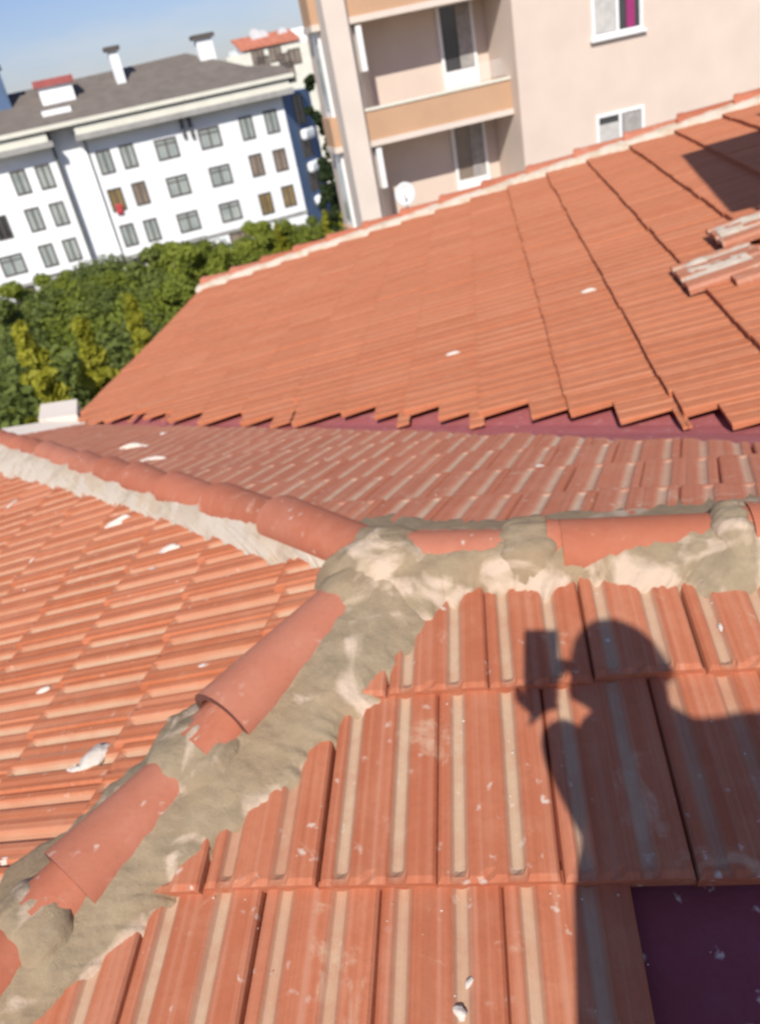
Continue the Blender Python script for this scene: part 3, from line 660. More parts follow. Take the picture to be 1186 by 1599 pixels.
# floors from the two balcony slabs
zu1 = PK.uz(700, 201, .45)[1]; zt1 = PK.uz(690, 147, .45)[1]; FH = zu1-PK.uz(650, 16, .45)[1]; FH = abs(FH)
m = MB(); PK.box(m, 0, u_r, 0, ztop, 0, 11); m.build('wall', M_PINK, pink)
m = MB(); PK.box(m, uPL+.001, 0.02, 0, ztop, bdep+.25, bdep+.9); m.build('back_wall', M_PINK, pink)
uCH = PK.uz(572, 90, bdep+.25)[0]
m = MB(); PK.box(m, uPL, uPR, 0, ztop, 0.1, bdep+.24); m.build('pier', M_PINK2, pink)
m = MB(); m.prism([PK.P(uPR-.02, 0, .12), PK.P(uCH, 0, bdep+.248), PK.P(uPR-.02, 0, bdep+.248)], UP*ztop); m.build('splayed_wall', M_PINK2, pink)
for k in range(-3, 3):
    zb_ = zu1+FH*k; zt_ = zt1+FH*k
    m = MB(); PK.box(m, uPR+.002, -.002, zb_+.12, zt_, .40, .52); m.build('balcony_front', M_ORANGE, pink)
    m = MB(); PK.box(m, uPR+.002, -.002, zb_, zb_+.118, .36, bdep+.248); m.build('balcony_slab', M_PINK2, pink)
    m = MB(); PK.box(m, uPR+.002, -.002, zt_, zt_+.05, .37, .55); m.build('coping', M_CREAM, pink)
    # side balconies on the left face
    m = MB(); PK.box(m, uPL-.16, uPL-.002, zb_+.12, zt_, .7, 1.5); m.build('side_balcony', M_ORANGE, pink)
    m = MB(); PK.box(m, uPL-.18, uPL-.002, zb_, zb_+.118, .66, 1.54); m.build('balcony_slab', M_PINK2, pink)
    m = MB(); PK.box(m, uPL-.06, uPL-.002, zt_, zb_+FH-.002, .8, 1.4); m.build('glazed_bay', M_PVC, pink)
    m = MB(); PK.box(m, uPL-.075, uPL-.058, zt_+.15, zb_+FH-.12, .9, 1.3); m.build('pane', M_GLASS, pink)
    # balcony door: glass above, white panel below
    dx0, dz0 = PK.uz(712, 60, bdep+.25); u_d = dx0; zf = zb_+.12
    f = window(PK, pink, u_d, zf+1.58, .86, 1.42, M_GLASSB if k else M_GLASSD, M_PVC, 0, dep=bdep+.22, label='white balcony door with a dark upper pane')
    m = MB(); PK.box(m, u_d+.02, u_d+.36, zf+.95, zf+2.2, bdep+.19, bdep+.213); m.build('curtain', M_CURTG, f)
    m = MB(); PK.box(m, u_d-.43, u_d+.43, zf+.05, zf+.87, bdep+.18, bdep+.26); m.build('door_panel', M_PVC, f)
    # lamp brackets and narrow white duct on the pier side
    m = MB(); m.box(PK.P(uPR+.22, zt_+1.75, .42), PK.u*.1, PK.d*.1-PK.u*0, UP*.2); m.build('wall_lamp', M_PIPE, pink)
    m = MB(); PK.box(m, uPR+.22, uPR+.34, zt_+.75, zt_+1.6, .42, .7); m.build('air_duct', M_PVC, pink)
# right-hand windows
def pwin(x0, y0, x1, y1, hh):
    u0, z0 = PK.uz(x0, y0); u1, z1 = PK.uz(x1, y1); return (u0+u1)/2, (z0+z1)/2, u1-u0
u, z, w_ = pwin(929, 181, 1004, 163, 0)
zt2 = PK.uz(964, 53)[1]+1.3
for k, zz in enumerate((z, zt2, z-FH, zt2+FH)):
    hh = 1.3; f = window(PK, pink, u, zz-hh/2, w_, hh, M_GLASSD, M_PVC, 1, sill=M_PVC, label='white framed window with net curtains' if k else 'white framed window cut off by the verge')
    a = MB(); PK.box(a, u-w_/2+.08, u-.05, zz-hh+.08, zz-.09 if k else zz-.22, -.03, -.008); a.build('curtain', M_CURT, f)
    a = MB(); PK.box(a, u+.22 if k == 1 else u+.06, u+w_/2-.08 if k != 1 else u+.42, zz-hh+.08, zz-.09, -.03, -.008); a.build('curtain', M_MAG if k == 1 else M_CURTG, f)
# satellite dish on the lower balcony
u, z = PK.uz(632, 303, .30); dc = PK.P(u, z, .28)
dish = empty('satellite_dish', dc-UP*.4, 'white round satellite dish on the lower pink balcony', 'satellite dish')
ax_ = unit(-PK.d+.3*UP-.35*PK.u); x_ = unit(np.cross(ax_, UP)); y_ = np.cross(x_, ax_); V = []; Fc = []
for j in range(7):
    for i in range(28):
        a = 2*math.pi*i/28; rr = .25*j/6; V.append(dc+x_*math.cos(a)*rr*.92+y_*math.sin(a)*rr+ax_*(.28*rr*rr/.36))
for j in range(6):
    for i in range(28): Fc.append((j*28+i, j*28+(i+1) % 28, (j+1)*28+(i+1) % 28, (j+1)*28+i))
o = mobj('reflector', V, Fc, M_DISH, dish, True); s2 = o.modifiers.new('s', 'SOLIDIFY'); s2.thickness = .012
m = MB(); m.tube(dc-y_*.24, dc+ax_*.26, .01); m.tube(dc+ax_*.24, dc+ax_*.32, .028); m.build('feed_arm', M_METAL, dish)
m = MB(); m.tube(dc-UP*.75, dc-ax_*.06, .02); m.build('mast', M_METAL, dish)
# folding clothes airer on the upper balcony
u0, z0 = PK.uz(748, 118, .7); ar = empty('clothes_airer', PK.P(u0+.3, zu1+.12, .7), 'white wire clothes airer at the right end of the upper balcony', 'clothes airer')
m = MB()
for k in range(6): PK.box(m, u0, u0+.75, zt1+.12+.055*k, zt1+.13+.055*k, .60+.04*k, .612+.04*k)
m.build('rail', M_PVC, ar)
m = MB()
for uu in (u0, u0+.74): m.tube(PK.P(uu, zu1+.12, .6), PK.P(uu, zt1+.42, .82), .012); m.tube(PK.P(uu, zu1+.12, .85), PK.P(uu, zt1+.12, .6), .012)
m.build('leg', M_PVC, ar)

# ---- pale building far behind, red roof strip
BG = Facade((430, 90), 105.0, 90-14)
pale = empty('pale_building', BG.P(0, 0), 'far pale building with a red tiled roof strip behind the white block', 'building')
a0, z0 = BG.uz(352, 85); a1, z1 = BG.uz(520, 60); m = MB(); BG.box(m, a0, a1+6, 0, BG.uz(400, 80)[1], 0, 12)
m.build('wall', M_CREAM, pale)
m = MB(); uu0, zr0 = BG.uz(374, 76); uu1, zr1 = BG.uz(468, 62); BG.box(m, uu0+.4, uu1+8, BG.uz(400, 80)[1]+.002, zr0+.1, .5, 9); m.build('attic_wall', M_WHITEW, pale)
m = MB(); m.prism([BG.P(uu0, zr0-.1, -.2), BG.P(uu1, zr0-.1, -.2), BG.P(uu1, zr0+1.1, 4), BG.P(uu0, zr0+1.1, 4)], -UP*.2); m.build('roof', M_REDTILE, pale)
for (x, y) in ((403, 88), (430, 84), (445, 95), (460, 88), (412, 100), (450, 108)):
    u, z = BG.uz(x, y); window(BG, pale, u, z, 1.5, 1.6, M_GLASSB, M_FRAME, 1, fw=.15)
for i, (x, y) in enumerate(((405, 54), (418, 56), (450, 52))):
    u, z = BG.uz(x, y); c = BG.P(u, z, 3); mb = MB(); mb.tube(c-UP*1.4, c, .06); mb.tube(c, c+np.array([.2, -.35, .1]), .55, .7, 14); mb.build('roof_dish', M_DISH, pale)
m = MB(); u, z = BG.uz(492, 30); BG.box(m, u-3, u+14, 0, z, 14, 26); o = m.build('tower', M_WHITEW, pale)

# ================================================================= trees
def leaf_mat(name, c1, c2):
    m = bpy.data.materials.new(name); m.use_nodes = True; t = m.node_tree; b = t.nodes['Principled BSDF']; b.inputs['Roughness'].default_value = .6; b.inputs['Specular IOR Level'].default_value = .2
    at = t.nodes.new('ShaderNodeAttribute'); at.attribute_name = 'tint'; sp = t.nodes.new('ShaderNodeSeparateColor'); t.links.new(at.outputs['Color'], sp.inputs[0])
    oi = t.nodes.new('ShaderNodeObjectInfo'); c = mixc(t, sp.outputs[0], c1, c2); c = mixc(t, mul(t, oi.outputs['Random'], .35), c, tuple(np.array(c2)*1.15)); t.links.new(c, b.inputs['Base Color'])
    tr = t.nodes.new('ShaderNodeBsdfTranslucent'); t.links.new(c, tr.inputs[0]); mx = t.nodes.new('ShaderNodeMixShader'); mx.inputs[0].default_value = .4
    t.links.new(b.outputs[0], mx.inputs[1]); t.links.new(tr.outputs[0], mx.inputs[2]); t.links.new(mx.outputs[0], t.nodes['Material Output'].inputs[0]); return m
L_GREEN = leaf_mat('leaf_green', (.115, .15, .022), (.31, .35, .055))
L_DARK = leaf_mat('leaf_dark', (.08, .11, .03), (.21, .25, .06))
L_YEL = leaf_mat('leaf_yellow', (.16, .17, .015), (.40, .38, .04))
L_CYP = leaf_mat('leaf_cypress', (.015, .03, .012), (.06, .085, .03))
M_BARK = mat('bark', (.10, .075, .05), .9, .3, 5)
def crown_mesh(name, kind, h, r, n, size, seed, lm):
    n = int(n*3.6); size *= .5
    rg = np.random.default_rng(seed); V = []; Fc = []; C = []
    if kind == 'round':
        cl = [(np.array([rg.normal(0, r*.42), rg.normal(0, r*.42), h*(.35+.55*rg.random())]), r*(.28+.3*rg.random())) for _ in range(16)]
    elif kind == 'spire':
        cl = []
        for _ in range(320):
            f = rg.random()**.8; a = rg.random()*6.28; rr = r*1.7*(1-f)**1.0*(.1+.9*rg.random()); cl.append((np.array([math.cos(a)*rr, math.sin(a)*rr, h*(.10+.90*f)+.35*rr]), r*(.05+.09*(1-f))))
    else:
        cl = []
        for _ in range(50):
            f = rg.random(); a = rg.random()*6.28; rr = r*.6*(math.sin(math.pi*min(1, f*.85+.12))**.6)*rg.random(); cl.append((np.array([math.cos(a)*rr, math.sin(a)*rr, h*(.08+.9*f)]), r*(.32*(1-f*.6))))
    for i in range(n):
        c, cr = cl[rg.integers(len(cl))]; d = rg.normal(size=3); d /= np.linalg.norm(d); p = c+d*cr*rg.random()**.4*np.array([1, 1, .8])
        nn = d+rg.normal(0, .6, 3)+np.array([0, 0, .5]); nn /= np.linalg.norm(nn); x = np.cross(nn, rg.normal(size=3)); x /= np.linalg.norm(x); y = np.cross(nn, x); s = size*(.6+.8*rg.random())
        k = len(V); V += [p-x*s-y*s*.5, p+x*s*.3-y*s*.7, p+x*s+y*s*.3, p-x*s*.2+y*s*.7]; Fc.append((k, k+1, k+2, k+3)); tt_ = float(np.clip(rg.random()*.7+.3*(seed % 3)/2, 0, 1)); C += [(tt_, 0, 0, 1)]*4
    me = bpy.data.meshes.new(name); me.from_pydata([tuple(map(float, v)) for v in V], [], Fc); me.materials.append(lm)
    a = me.color_attributes.new('tint', 'FLOAT_COLOR', 'POINT'); a.data.foreach_set('color', np.asarray(C, float).ravel()); me.update(); return me
def trunk_mesh(h, r, seed):
    rg = np.random.default_rng(seed); m = MB(); p = np.zeros(3); rad = r; hs = h*.62
    for k in range(5):
        q = p+np.array([rg.normal(0, .12), rg.normal(0, .12), hs/5]); m.tube(p, q, rad, rad*.82, 8); p = q; rad *= .82
        if k > 1:
            for _ in range(2):
                a = rg.random()*6.28; m.tube(p, p+np.array([math.cos(a)*h*.14, math.sin(a)*h*.14, h*.15]), rad*.5, rad*.15, 6)
    me = bpy.data.meshes.new('trunk'); me.from_pydata([tuple(map(float, v)) for v in m.v], [], m.f); me.materials.append(M_BARK); return me
protos = {'green': [(crown_mesh('crown', 'round', 7.5, 2.6, 5200, .13, s, L_GREEN), trunk_mesh(7.5, .2, s)) for s in (1, 3)]+[(crown_mesh('crown', 'col', 7.5, 2.9, 5600, .13, s, L_GREEN), trunk_mesh(7, .2, s)) for s in (2, 12)],
          'dark': [(crown_mesh('crown', 'round', 7.5, 2.7, 5200, .13, s, L_DARK), trunk_mesh(7.5, .2, s)) for s in (4,)]+[(crown_mesh('crown', 'col', 7.5, 2.8, 5600, .13, s, L_DARK), trunk_mesh(7, .2, s)) for s in (5,)],
          'yellow': [(crown_mesh('crown', 'spire', 8, 1.15, 3800, .10, s, L_YEL), trunk_mesh(8, .16, s)) for s in (7, 8)],
          'cypress': [(crown_mesh('crown', 'col', 15.0, 1.7, 7500, .15, s, L_CYP), trunk_mesh(13, .25, s)) for s in (10,)]}
kindname = {'green': 'broadleaf_tree', 'dark': 'broadleaf_tree', 'yellow': 'conical_tree', 'cypress': 'cypress_tree'}
ntree = 0
def tree(kind, X_, Y_, top, base_h, label, group):
    """top: height of the crown's tip above the street"""
    global ntree
    cm, tm = protos[kind][ntree % len(protos[kind])]; ntree += 1
    sc = top/base_h; e = empty(kindname[kind], (X_, Y_, 0), label, 'tree', group); e.scale = (sc*(.9+.2*random.random()), sc*(.9+.2*random.random()), sc); e.rotation_euler.z = random.random()*6.28
    for nm, me in (('crown', cm), ('trunk', tm)): o = bpy.data.objects.new(nm, me); link(o, e)
def tree_px(kind, x, y, dist, label, group):
    r = ray(x, y); t = dist/math.hypot(r[0], r[1]); P = CAM+r*t; tree(kind, P[0], P[1], max(P[2], 2.0), {'green': 7.3, 'dark': 7.3, 'yellow': 8.0, 'cypress': 14.6}[kind], label, group)
G1 = 'trees between the near roof and the white block'
front = [('yellow', 30, 512, 12.5, 'yellow green spire at the left edge of the trees'), ('yellow', 125, 503, 13.5, 'yellow green conical tree in the middle of the bank of trees'), ('yellow', 201, 466, 16, 'tall yellow tipped conical tree just left of the far roof eave'),
         ('yellow', 345, 395, 42, 'thin yellow spire against the foot of the white block'), ('yellow', 430, 345, 44, 'yellow green tree right of the white block middle'), ('yellow', 535, 300, 36, 'yellow green tree touching the pink pier'), ('yellow', 505, 330, 40, 'bright yellow green tree below the cypress')]
for k, x, y, d, l in front: tree_px(k, x, y, d, l, G1)
rows = [(38, 0, 0, [-40, 5, 50, 95, 140, 185, 230, 275, 320]), (27, 468, 50, [-60, -10, 45, 100, 150, 200]), (34, 432, 55, [-60, 0, 60, 115, 170, 225, 275]), (45, 400, 62, [-40, 20, 80, 140, 190, 240, 290, 335, 385]), (49, 370, 60, [250, 300, 350, 400, 445, 485, 525])]
adj = ['small', 'broad', 'dense', 'ragged', 'low', 'tall', 'leafy', 'uneven', 'bushy']
for ri, (d, y0, _, xs_) in enumerate(rows):
    for i, x in enumerate(xs_):
        y = {0: 470-.26*x, 1: 540-.10*x, 2: 490-.18*x, 3: 448-.20*x, 4: 440-.20*x}[ri]+random.uniform(-10, 10)
        kd = 'dark' if (i+ri) % 3 == 0 else 'green'
        wh = ['middle row of the grove', 'nearest row by the eaves', 'second row from the roof', 'third row from the roof', 'row against the white block'][ri]
        tree_px(kd, x, y, d+random.uniform(-1.5, 1.5), '%s tree, %s from the left in the %s' % ('dark green' if kd == 'dark' else 'green', ['first', 'second', 'third', 'fourth', 'fifth', 'sixth', 'seventh', 'eighth', 'ninth'][i], wh), G1)
for i, (x, y, d) in enumerate(((-20, 625, 15), (60, 590, 17.5), (100, 560, 20), (165, 540, 23), (80, 630, 14.5))):
    tree_px('dark' if i % 2 else 'green', x, y, d, ['green tree at the left edge close to the cornice', 'dark green tree close to the white parapet block', 'green tree between the two left spires', 'dark green tree beside the far roof eave', 'low green tree right behind the parapet block'][i], G1)
for i, (x, y) in enumerate(((392, 352), (425, 343), (458, 337), (492, 328))):
    tree_px('green', x, y, 46, '%s of four bright trees at the right foot of the white block' % ['leftmost', 'second from left', 'third from left', 'rightmost'][i], G1)
tree_px('cypress', 487, 108, 50, 'tall dark narrow cypress between the white block and the pink building', G1)
tree_px('cypress', 512, 200, 46, 'shorter dark cypress touching the pink pier', G1)
tree_px('cypress', 500, 240, 44, 'lowest dark cypress beneath the tall one', G1)

# ================================================================= loose tiles, mortar lumps
pi = math.pi
def lump(x, y, pl, size, sq, rot, m, label, hgt=None, lift=.02, nm='mortar_lump', cat='mortar lump', seed=0.0, grp='lumps of mortar fallen on the tiles'):
    rot = rot+(pi/2 if pl in (SB, SDp) else 0); c = pl.px(x, y, lift); e_ = bmesh.new(); bmesh.ops.create_icosphere(e_, subdivisions=3, radius=1); V = []
    for v in e_.verts:
        q = np.array(v.co); q = q*(1+.38*fb(q+seed, 1.1, 3)+.08*fb(q*3+seed, 1.5, 2)); a, b = q[0]*size*sq, q[1]*size/sq
        a, b = a*math.cos(rot)-b*math.sin(rot), a*math.sin(rot)+b*math.cos(rot)
        V.append(c+pl.u*a+pl.v*b+pl.n*(q[2]*(hgt or size*.45)))
    Fc = [tuple(v.index for v in f.verts) for f in e_.faces]; e_.free()
    o = mobj(nm, V, Fc, m, None, True, None, [(.8, 0, 0, 1)]*len(V)); return tag(o, label, cat, grp)
M_LUMP = mortar_mat('mortar_lump', (.50, .43, .36), (.70, .62, .54), .3, .45, .6, .6)
pi = math.pi
LM = [(150, 1182, SB, .036, 1.25, 1.2, 'largest pale grey mortar lump, lying alone near the front hip caps'),
 (118, 1203, SB, .018, 1.9, .1, 'thin pale mortar dribble running from the largest lump'),
 (318, 1045, SB, .026, 1.7, .1, 'long pale mortar streak beside the upper front hip cap'),
 (68, 1079, SB, .016, 1.5, .3, 'small pale mortar lump near the left edge, middle of the side slope'),
 (7, 1288, SB, .016, 1.0, 0, 'grey mortar lump cut by the left edge, above the lowest cap'),
 (10, 1344, SB, .012, 1.3, 0, 'white mortar crumb under the lump at the left edge'),
 (187, 817, SB, .045, 1.6, .2, 'flat pale mortar lump just below the far hip mortar'),
 (263, 860, SB, .032, 1.6, .2, 'pale mortar lump with a dark side, below the far hip caps'),
 (236, 893, SB, .022, 1.3, .1, 'small round mortar lump lower right of the one with a dark side'),
 (55, 877, SB, .030, 1.2, .4, 'mortar lump near the left edge, upper side slope'),
 (42, 922, SB, .020, 1.2, .4, 'tiny mortar crumb below the lump near the upper left edge'),
 (24, 788, SB, .040, 1.2, .4, 'mortar lump nearest the left edge under the far hip'),
 (718, 1581, SA, .011, .9, .9, 'white angular stone chip at the bottom edge on a tile groove'),
 (733, 1534, SA, .007, 1.5, .9, 'small white chip just above the angular stone chip'),
 (693, 1062, SA, .013, .7, 0, 'pale mortar blob in a groove next to the hip mortar'),
 (750, 992, SA, .007, 1, 0, 'white mortar speck left of the phone shadow'),
 (1131, 982, SA, .016, .8, .3, 'pale crumbly mortar lump under the ridge at the right'),
 (948, 1000, SA, .006, 1.1, .3, 'tiny mortar crumb at the crown of the head shadow'),
 (208, 699, SC, .055, 1.8, .2, 'long pale mortar lump on the dull slope at the left'),
 (240, 720, SC, .050, 1.8, .3, 'pale mortar streak above the far hip caps'),
 (255, 679, SC, .035, 1.2, .3, 'small mortar lump close under the eave of the far slope'),
 (352, 713, SC, .028, 1.3, .3, 'white mortar lump in the middle of the dull slope'),
 (490, 687, SC, .022, 1.0, .3, 'dark grey mortar lump just under the stepped tiles'),
 (842, 728, SC, .014, 1.0, .3, 'white mortar lump right of the ridge mound on the back slope'),
 (707, 553, SDp, .03, 1.5, 0, 'faint pale chip alone on the clean far slope'),
 (917, 455, SDp, .032, 1.5, 0, 'pale chip on the far slope above the valley steps'),
 (560, 1085, SA, .0, 1, 0, '')]
for i, (x, y, pl, sz, sq, rt, lb) in enumerate(LM):
    if sz: lump(x, y, pl, sz, sq, rt, M_LUMP if i != 22 else M_GREY, lb, seed=i*1.7, lift=.012, hgt=sz*(.5 if sz > .012 else .7))
# countless crumbs
V = []; Fc = []
def crumb(P, s, n):
    k = len(V); x = unit(np.cross(n, rng.normal(size=3))); y = np.cross(n, x); s2 = s*(.6+.5*rng.random())
    V.extend([P-x*s-y*s2*.4, P+x*s*.2-y*s2, P+x*s+y*s2*.2, P-x*s*.3+y*s2, P+n*s*.8]); Fc.extend([(k, k+1, k+4), (k+1, k+2, k+4), (k+2, k+3, k+4), (k+3, k, k+4)])
for pl, n, ur, vr in ((SA, 260, (-.7, 1.5), (-1.6, -.12)), (SB, 260, (-3.5, .9), (-3, -.15)), (SC, 90, (-2.2, 3.5), (-2.6, -.7))):
    for _ in range(n):
        u, v = rng.uniform(*ur), rng.uniform(*vr); P = pl.P(u, v, .012)
        if pl is SA and u < .1 and v > u*1.9-.0-.3 and u < 0: continue
        zA = [q.z(P[0], P[1]-0) for q in (SA, SB, SC)]
        if P[2] > min(zA)+.03: continue
        crumb(P, rng.uniform(.0012, .0032)*(1 if pl is SA else 1.5 if pl is SB else 1.6), pl.n)
o = mobj('mortar_crumbs', V, Fc, M_LUMP, None, False, None, [(.8, 0, 0, 1)]*len(V)); tag(o, 'scattered pale mortar crumbs on the near tiles', 'crumbs', None, 'stuff')

def loose_tile(corner, uvec, vvec, n, wd, ln, m, label, mort=True):
    """one lifted roof tile lying on the far slope, mortar stuck to it; corner = lower left corner"""
    e = empty('loose_tile', corner, label, 'roof tile', 'loose tiles on the right of the far slope'); V = []; C = []; nx = len(PROF); ys = [0, .06, .5, 1]
    for y in ys:
        for (x, z, d) in PROF: V.append(corner+uvec*wd*(x)+vvec*ln*y+n*(max(z, -6)*1.6/1000)); C.append((.6, d*.9, x, 1))
    k = len(V)
    for q in list(V): V.append(q-n*.028); C.append((.4, 0, 0, 1))
    Fc = []
    for j in range(3):
        for i in range(nx-1): a = j*nx+i; Fc += [(a, a+1, a+nx+1, a+nx), (k+a, k+a+nx, k+a+nx+1, k+a+1)]
    for i in range(nx-1): Fc += [(k+i, k+i+1, i+1, i), (3*nx+i, 3*nx+i+1, k+3*nx+i+1, k+3*nx+i)]
    for j in range(3):
        for i in (0, nx-1): a = j*nx+i; Fc.append((a, a+nx, k+a+nx, k+a))
    mobj('tile_body', V, Fc, m, e, False, None, C)
    if mort:
        V = []; C = []
        for i in range(17):
            for j in range(25):
                a, b = i/16, j/24; q = corner+uvec*wd*(.08+.8*a)+vvec*ln*(.05+.9*b); hh = .012+.02*fb(q, 7)-.05*max(0, abs(a-.5)*2-.7+.3*fb(q, 5))-.05*max(0, abs(b-.5)*2-.8+.3*fb(q, 5)); V.append(q+n*hh); C.append((.6, 0, 0, 1))
        mobj('mortar_crust', V, [(i*25+j, (i+1)*25+j, (i+1)*25+j+1, i*25+j+1) for i in range(16) for j in range(24)], M_MORTARP, e, True, None, C)
    return e
Du, Dv, Dn = SDp.u, SDp.v, SDp.n
M_TL = tile_mat('clay_tile_splashed', (.42, .15, .08), (.48, .19, .11), (.50, .40, .30), .95, 1.0, .9)
def lt(x, y, wd, ln, lb, mort=True, h=.06): 
    c = SDp.px(x, y, h); loose_tile(c-Du*wd, Du, Dv, Dn, wd, ln, M_TL, lb, mort)
lt(1075, 452, .50, .46, 'loose double width tile with mortar crust, lower left of the broken patch')
lt(1150, 442, .50, .46, 'loose tile to the right of the crusted double tile', False, .05)
lt(1128, 382, .42, .46, 'grey mortar covered tile at the edge of the roof shadow', True, .09)

# ================================================================= unseen solar heater shape, added to cast the shadow on the far slope
toS = -SD
def up_sun(x, y, t, pl=SDp): return pl.px(x, y, .02)+toS*t
c0 = up_sun(1062, 242, 4.6); c1 = up_sun(1136, 332, 3.9)
caster = empty('shadow_caster', (*(c0+Dv*1.2)[:2], SDp.z(*(c0+Dv*1.2)[:2])), 'unseen panel on a steel stand, added to cast the shadow on the far slope', 'shadow caster')
ve = unit(np.array([Dv[0], Dv[1], 0])); m = MB(); wv = 3.2
m.prism([c0, c1, c1+ve*wv, c0+ve*wv], -unit(np.cross(c1-c0, ve))*np.sign(np.cross(c1-c0, ve)[2])*.08); m.build('caster_panel', M_GLASSD, caster)
m = MB(); m.tube(c0+ve*.8+UP*.28, c0+ve*(wv-.1)+UP*.28, .24, .24, 20); m.build('caster_drum', M_PVC, caster)
for (q, s_) in ((c0, .15), (c0, wv-.15), (c1, .15), (c1, wv-.15)):
    p = q+ve*s_-UP*.06; zz = SDp.z(p[0], p[1]) if (SDp.z(p[0], p[1]) > SC.z(p[0], p[1])) else SC.z(p[0], p[1]); m = MB(); m.tube([p[0], p[1], zz], p, .025); m.build('leg', M_METAL, caster)

# ================================================================= the photographer, whose shadow lies on the near slope
M_SKIN = mat('skin', (.50, .30, .21), .55, .05, 6); M_SHIRT = mat('work_shirt', (.10, .14, .20), .9, .1, 8); M_TROU = mat('work_trousers', (.06, .06, .07), .9, .1, 8); M_HAIR = mat('short_hair', (.02, .016, .013), .8, .2, 40)
def SP(x, y, z):           # the point at height z (relative to the eye) whose shadow falls at photo point x, y on the near slope
    g = SA.px(x, y); t = (CZ+z-g[2])/toS[2]; return g+toS*t
def skin(name, pts, edges, radii, m, parent, root=0, sub=2):
    me = bpy.data.meshes.new(name); off = np.array(gloc(parent)); me.from_pydata([tuple(np.asarray(p, float)-off) for p in pts], edges, []); o = link(bpy.data.objects.new(name, me), parent)
    o.modifiers.new('skin', 'SKIN'); sv = me.skin_vertices[0].data
    for i, r in enumerate(radii): sv[i].radius = (r, r) if not isinstance(r, tuple) else r; sv[i].use_root = (i == root)
    if sub: sb = o.modifiers.new('sub', 'SUBSURF'); sb.levels = sub; sb.render_levels = sub
    me.materials.append(m); return o
hd = SP(972, 1062, .20)
pelv = np.array([hd[0]-.05, hd[1]-.10, CZ-.58]); zf = lambda p: SA.z(p[0], p[1])
chest = np.array([hd[0]+.10, hd[1]-.02, CZ-.12]); neck = hd+np.array([.05, -.03, -.17]); waist = (pelv*.55+chest*.45)
shL = chest+np.array([-.17, .0, .05]); shR = chest+np.array([.19, -.02, .12])
hipL = pelv+np.array([-.09, 0, -.04]); hipR = pelv+np.array([.10, -.01, -.04])
ftL = hipL+np.array([-.06, .0, 0]); ftR = hipR+np.array([.12, .02, 0]); ftL[2] = zf(ftL)+.09; ftR[2] = zf(ftR)+.09
knL = (hipL+ftL)/2+np.array([0, .05, .02]); knR = (hipR+ftR)/2+np.array([.02, .05, .02])
ph = np.array([0.0, -.012, CZ]) ; phc = ph-CU*.012
wrL = phc+np.array([-.01, -.06, -.10]); wrR = None
elL = SP(955, 1272, -.26)
base_p = (pelv+UP*(zf(pelv)-pelv[2]))
person = empty('person', base_p, 'photographer in dark work clothes holding a phone, standing on the near slope', 'person')
toeL = np.array([ftL[0]-.03, ftL[1]+.15, 0]); toeL[2] = zf(toeL)+.05; toeR = np.array([ftR[0]+.05, ftR[1]+.15, 0]); toeR[2] = zf(toeR)+.05
elR = SP(1015, 1215, -.20); wrR = phc+np.array([.055, -.07, -.10])
pts = [pelv, waist, chest, neck, hd-UP*.04, shL, (shL+elL)/2, elL, (elL+wrL)/2, wrL, shR, elR, wrR, hipL, knL, ftL, toeL, hipR, knR, ftR, toeR]
ed = [(0,1),(1,2),(2,3),(3,4),(2,5),(5,6),(6,7),(7,8),(8,9),(2,10),(10,11),(11,12),(0,13),(13,14),(14,15),(15,16),(0,17),(17,18),(18,19),(19,20)]
rad = [(.21,.15),(.20,.14),(.18,.13),.08,.065,.09,.08,.075,.065,.042,.09,.07,.042,.09,.06,.045,.04,.09,.06,.045,.04]
body = skin('body', pts, ed, rad, M_SHIRT, person)
V = []; Fc = []; C = []
hf = unit(phc-hd); hx = unit(np.cross(hf, UP)); hz_ = np.cross(hx, hf)
bm = bmesh.new(); bmesh.ops.create_icosphere(bm, subdivisions=4, radius=1)
for v in bm.verts:
    q = np.array(v.co); x, y, z = q*np.array([.084, .104, .124])
    if z < 0: x *= 1-.28*(-z/.118)**1.5; y *= 1-.12*(-z/.118)
    def gb(cx, cz, s, a): return a*math.exp(-(((x-cx)/s)**2+((z-cz)/s)**2)) if y > 0 else 0
    y += gb(0, -.012, .013, .024)+gb(0, .012, .01, .010)-gb(.032, .012, .014, .010)-gb(-.032, .012, .014, .010)+gb(0, -.055, .02, .006)+gb(0, -.10, .025, .01)
    for sg in (-1, 1):
        dd = ((y+.005)/.02)**2+((z+.002)/.032)**2; x += sg*.022*math.exp(-dd) if x*sg > .03 else 0
    v.co = Vector(tuple(hd+hx*x+hf*y+hz_*z-np.array(gloc(person))))
me = bpy.data.meshes.new('head'); bm.to_mesh(me); bm.free(); me.materials.append(M_SKIN); me.polygons.foreach_set('use_smooth', [True]*len(me.polygons)); link(bpy.data.objects.new('head', me), person)
bm = bmesh.new(); bmesh.ops.create_icosphere(bm, subdivisions=4, radius=1)
bmesh.ops.delete(bm, geom=[v for v in bm.verts if v.co.z < -.15 or (v.co.y > .45 and v.co.z < .55)], context='VERTS')
for v in bm.verts: q = np.array(v.co)*np.array([.098, .118, .138])*(1+.02*fb(np.array(v.co)*3, 2)); v.co = Vector(tuple(hd+hx*q[0]+hf*q[1]+hz_*q[2]-np.array(gloc(person))))
me = bpy.data.meshes.new('hair'); bm.to_mesh(me); bm.free(); me.materials.append(M_HAIR); me.polygons.foreach_set('use_smooth', [True]*len(me.polygons)); link(bpy.data.objects.new('hair', me), person)
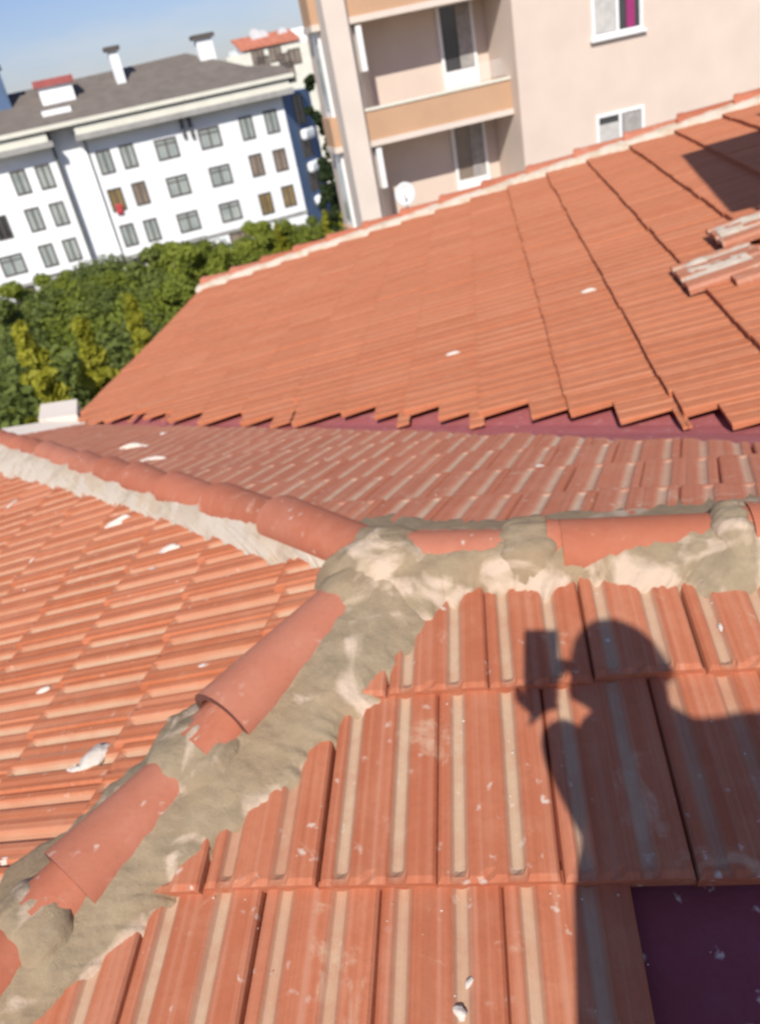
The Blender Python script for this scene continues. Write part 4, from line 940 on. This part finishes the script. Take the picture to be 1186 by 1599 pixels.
for sg in (-1, 1): mm = MB(); ec = hd+hx*.032*sg+hf*.086+hz_*.012; mm.tube(ec-hx*.012, ec+hx*.012, .009, .009, 10); mm.build('eye', M_PVC, person)
mm = MB(); mc = hd+hf*.088-hz_*.055; mm.tube(mc-hx*.022, mc+hx*.022, .005, .005, 8); mm.build('mouth', mat('lips', (.35, .12, .10), .5, .05), person)
def hand(w_, palm_dir, fdir, thumb_dir, curl, name='hand'):
    """palm and five separate curled fingers"""
    p = [w_, w_+palm_dir*.05]; e = [(0, 1)]; r = [.026, .034]; side = unit(np.cross(palm_dir, fdir))
    for k, (ln, of) in enumerate(((.066, -.030), (.075, -.010), (.070, .010), (.056, .028))):
        b = w_+palm_dir*.075+side*of; a1 = b+unit(palm_dir*(1-curl)+fdir*curl)*ln*.45; a2 = a1+unit(palm_dir*(.6-curl)+fdir)*ln*.35; a3 = a2+unit(fdir-palm_dir*.5*curl)*ln*.28
        i0 = len(p); p += [b, a1, a2, a3]; r += [.0105, .0095, .0085, .0075]; e += [(1, i0), (i0, i0+1), (i0+1, i0+2), (i0+2, i0+3)]
    b = w_+palm_dir*.025+thumb_dir*.026; a1 = b+unit(thumb_dir+palm_dir*.8)*.035; a2 = a1+unit(thumb_dir*.2+palm_dir+fdir*.3)*.028; i0 = len(p); p += [b, a1, a2]; r += [.013, .011, .009]; e += [(0, i0), (i0, i0+1), (i0+1, i0+2)]
    return skin(name, p, e, r, M_SKIN, person, 0, 1)
hand(wrL, unit(CU*.6-CR*.15-fwd*.1), unit(CR*.8-fwd*.3), unit(-CR), .35)
hand(wrR, unit(CU*.6+CR*.05-fwd*.1), unit(-CR*.8-fwd*.3), unit(CR), .35)
# phone: its back face sits just behind the lens
phone = empty('phone', phc-fwd*.02, 'dark phone held upright in the photographer\'s left hand', 'phone')
m = MB(); m.box(phc-CR*.038-CU*.075-fwd*.018, CR*.076, CU*.15, fwd*.009); o = m.build('phone_body', M_GLASSD, phone); bevel(o, .004, 3)
m = MB(); m.box(phc-CR*.035-CU*.07-fwd*.0195, CR*.07, CU*.14, fwd*.001); m.build('screen', M_GLASSD, phone)
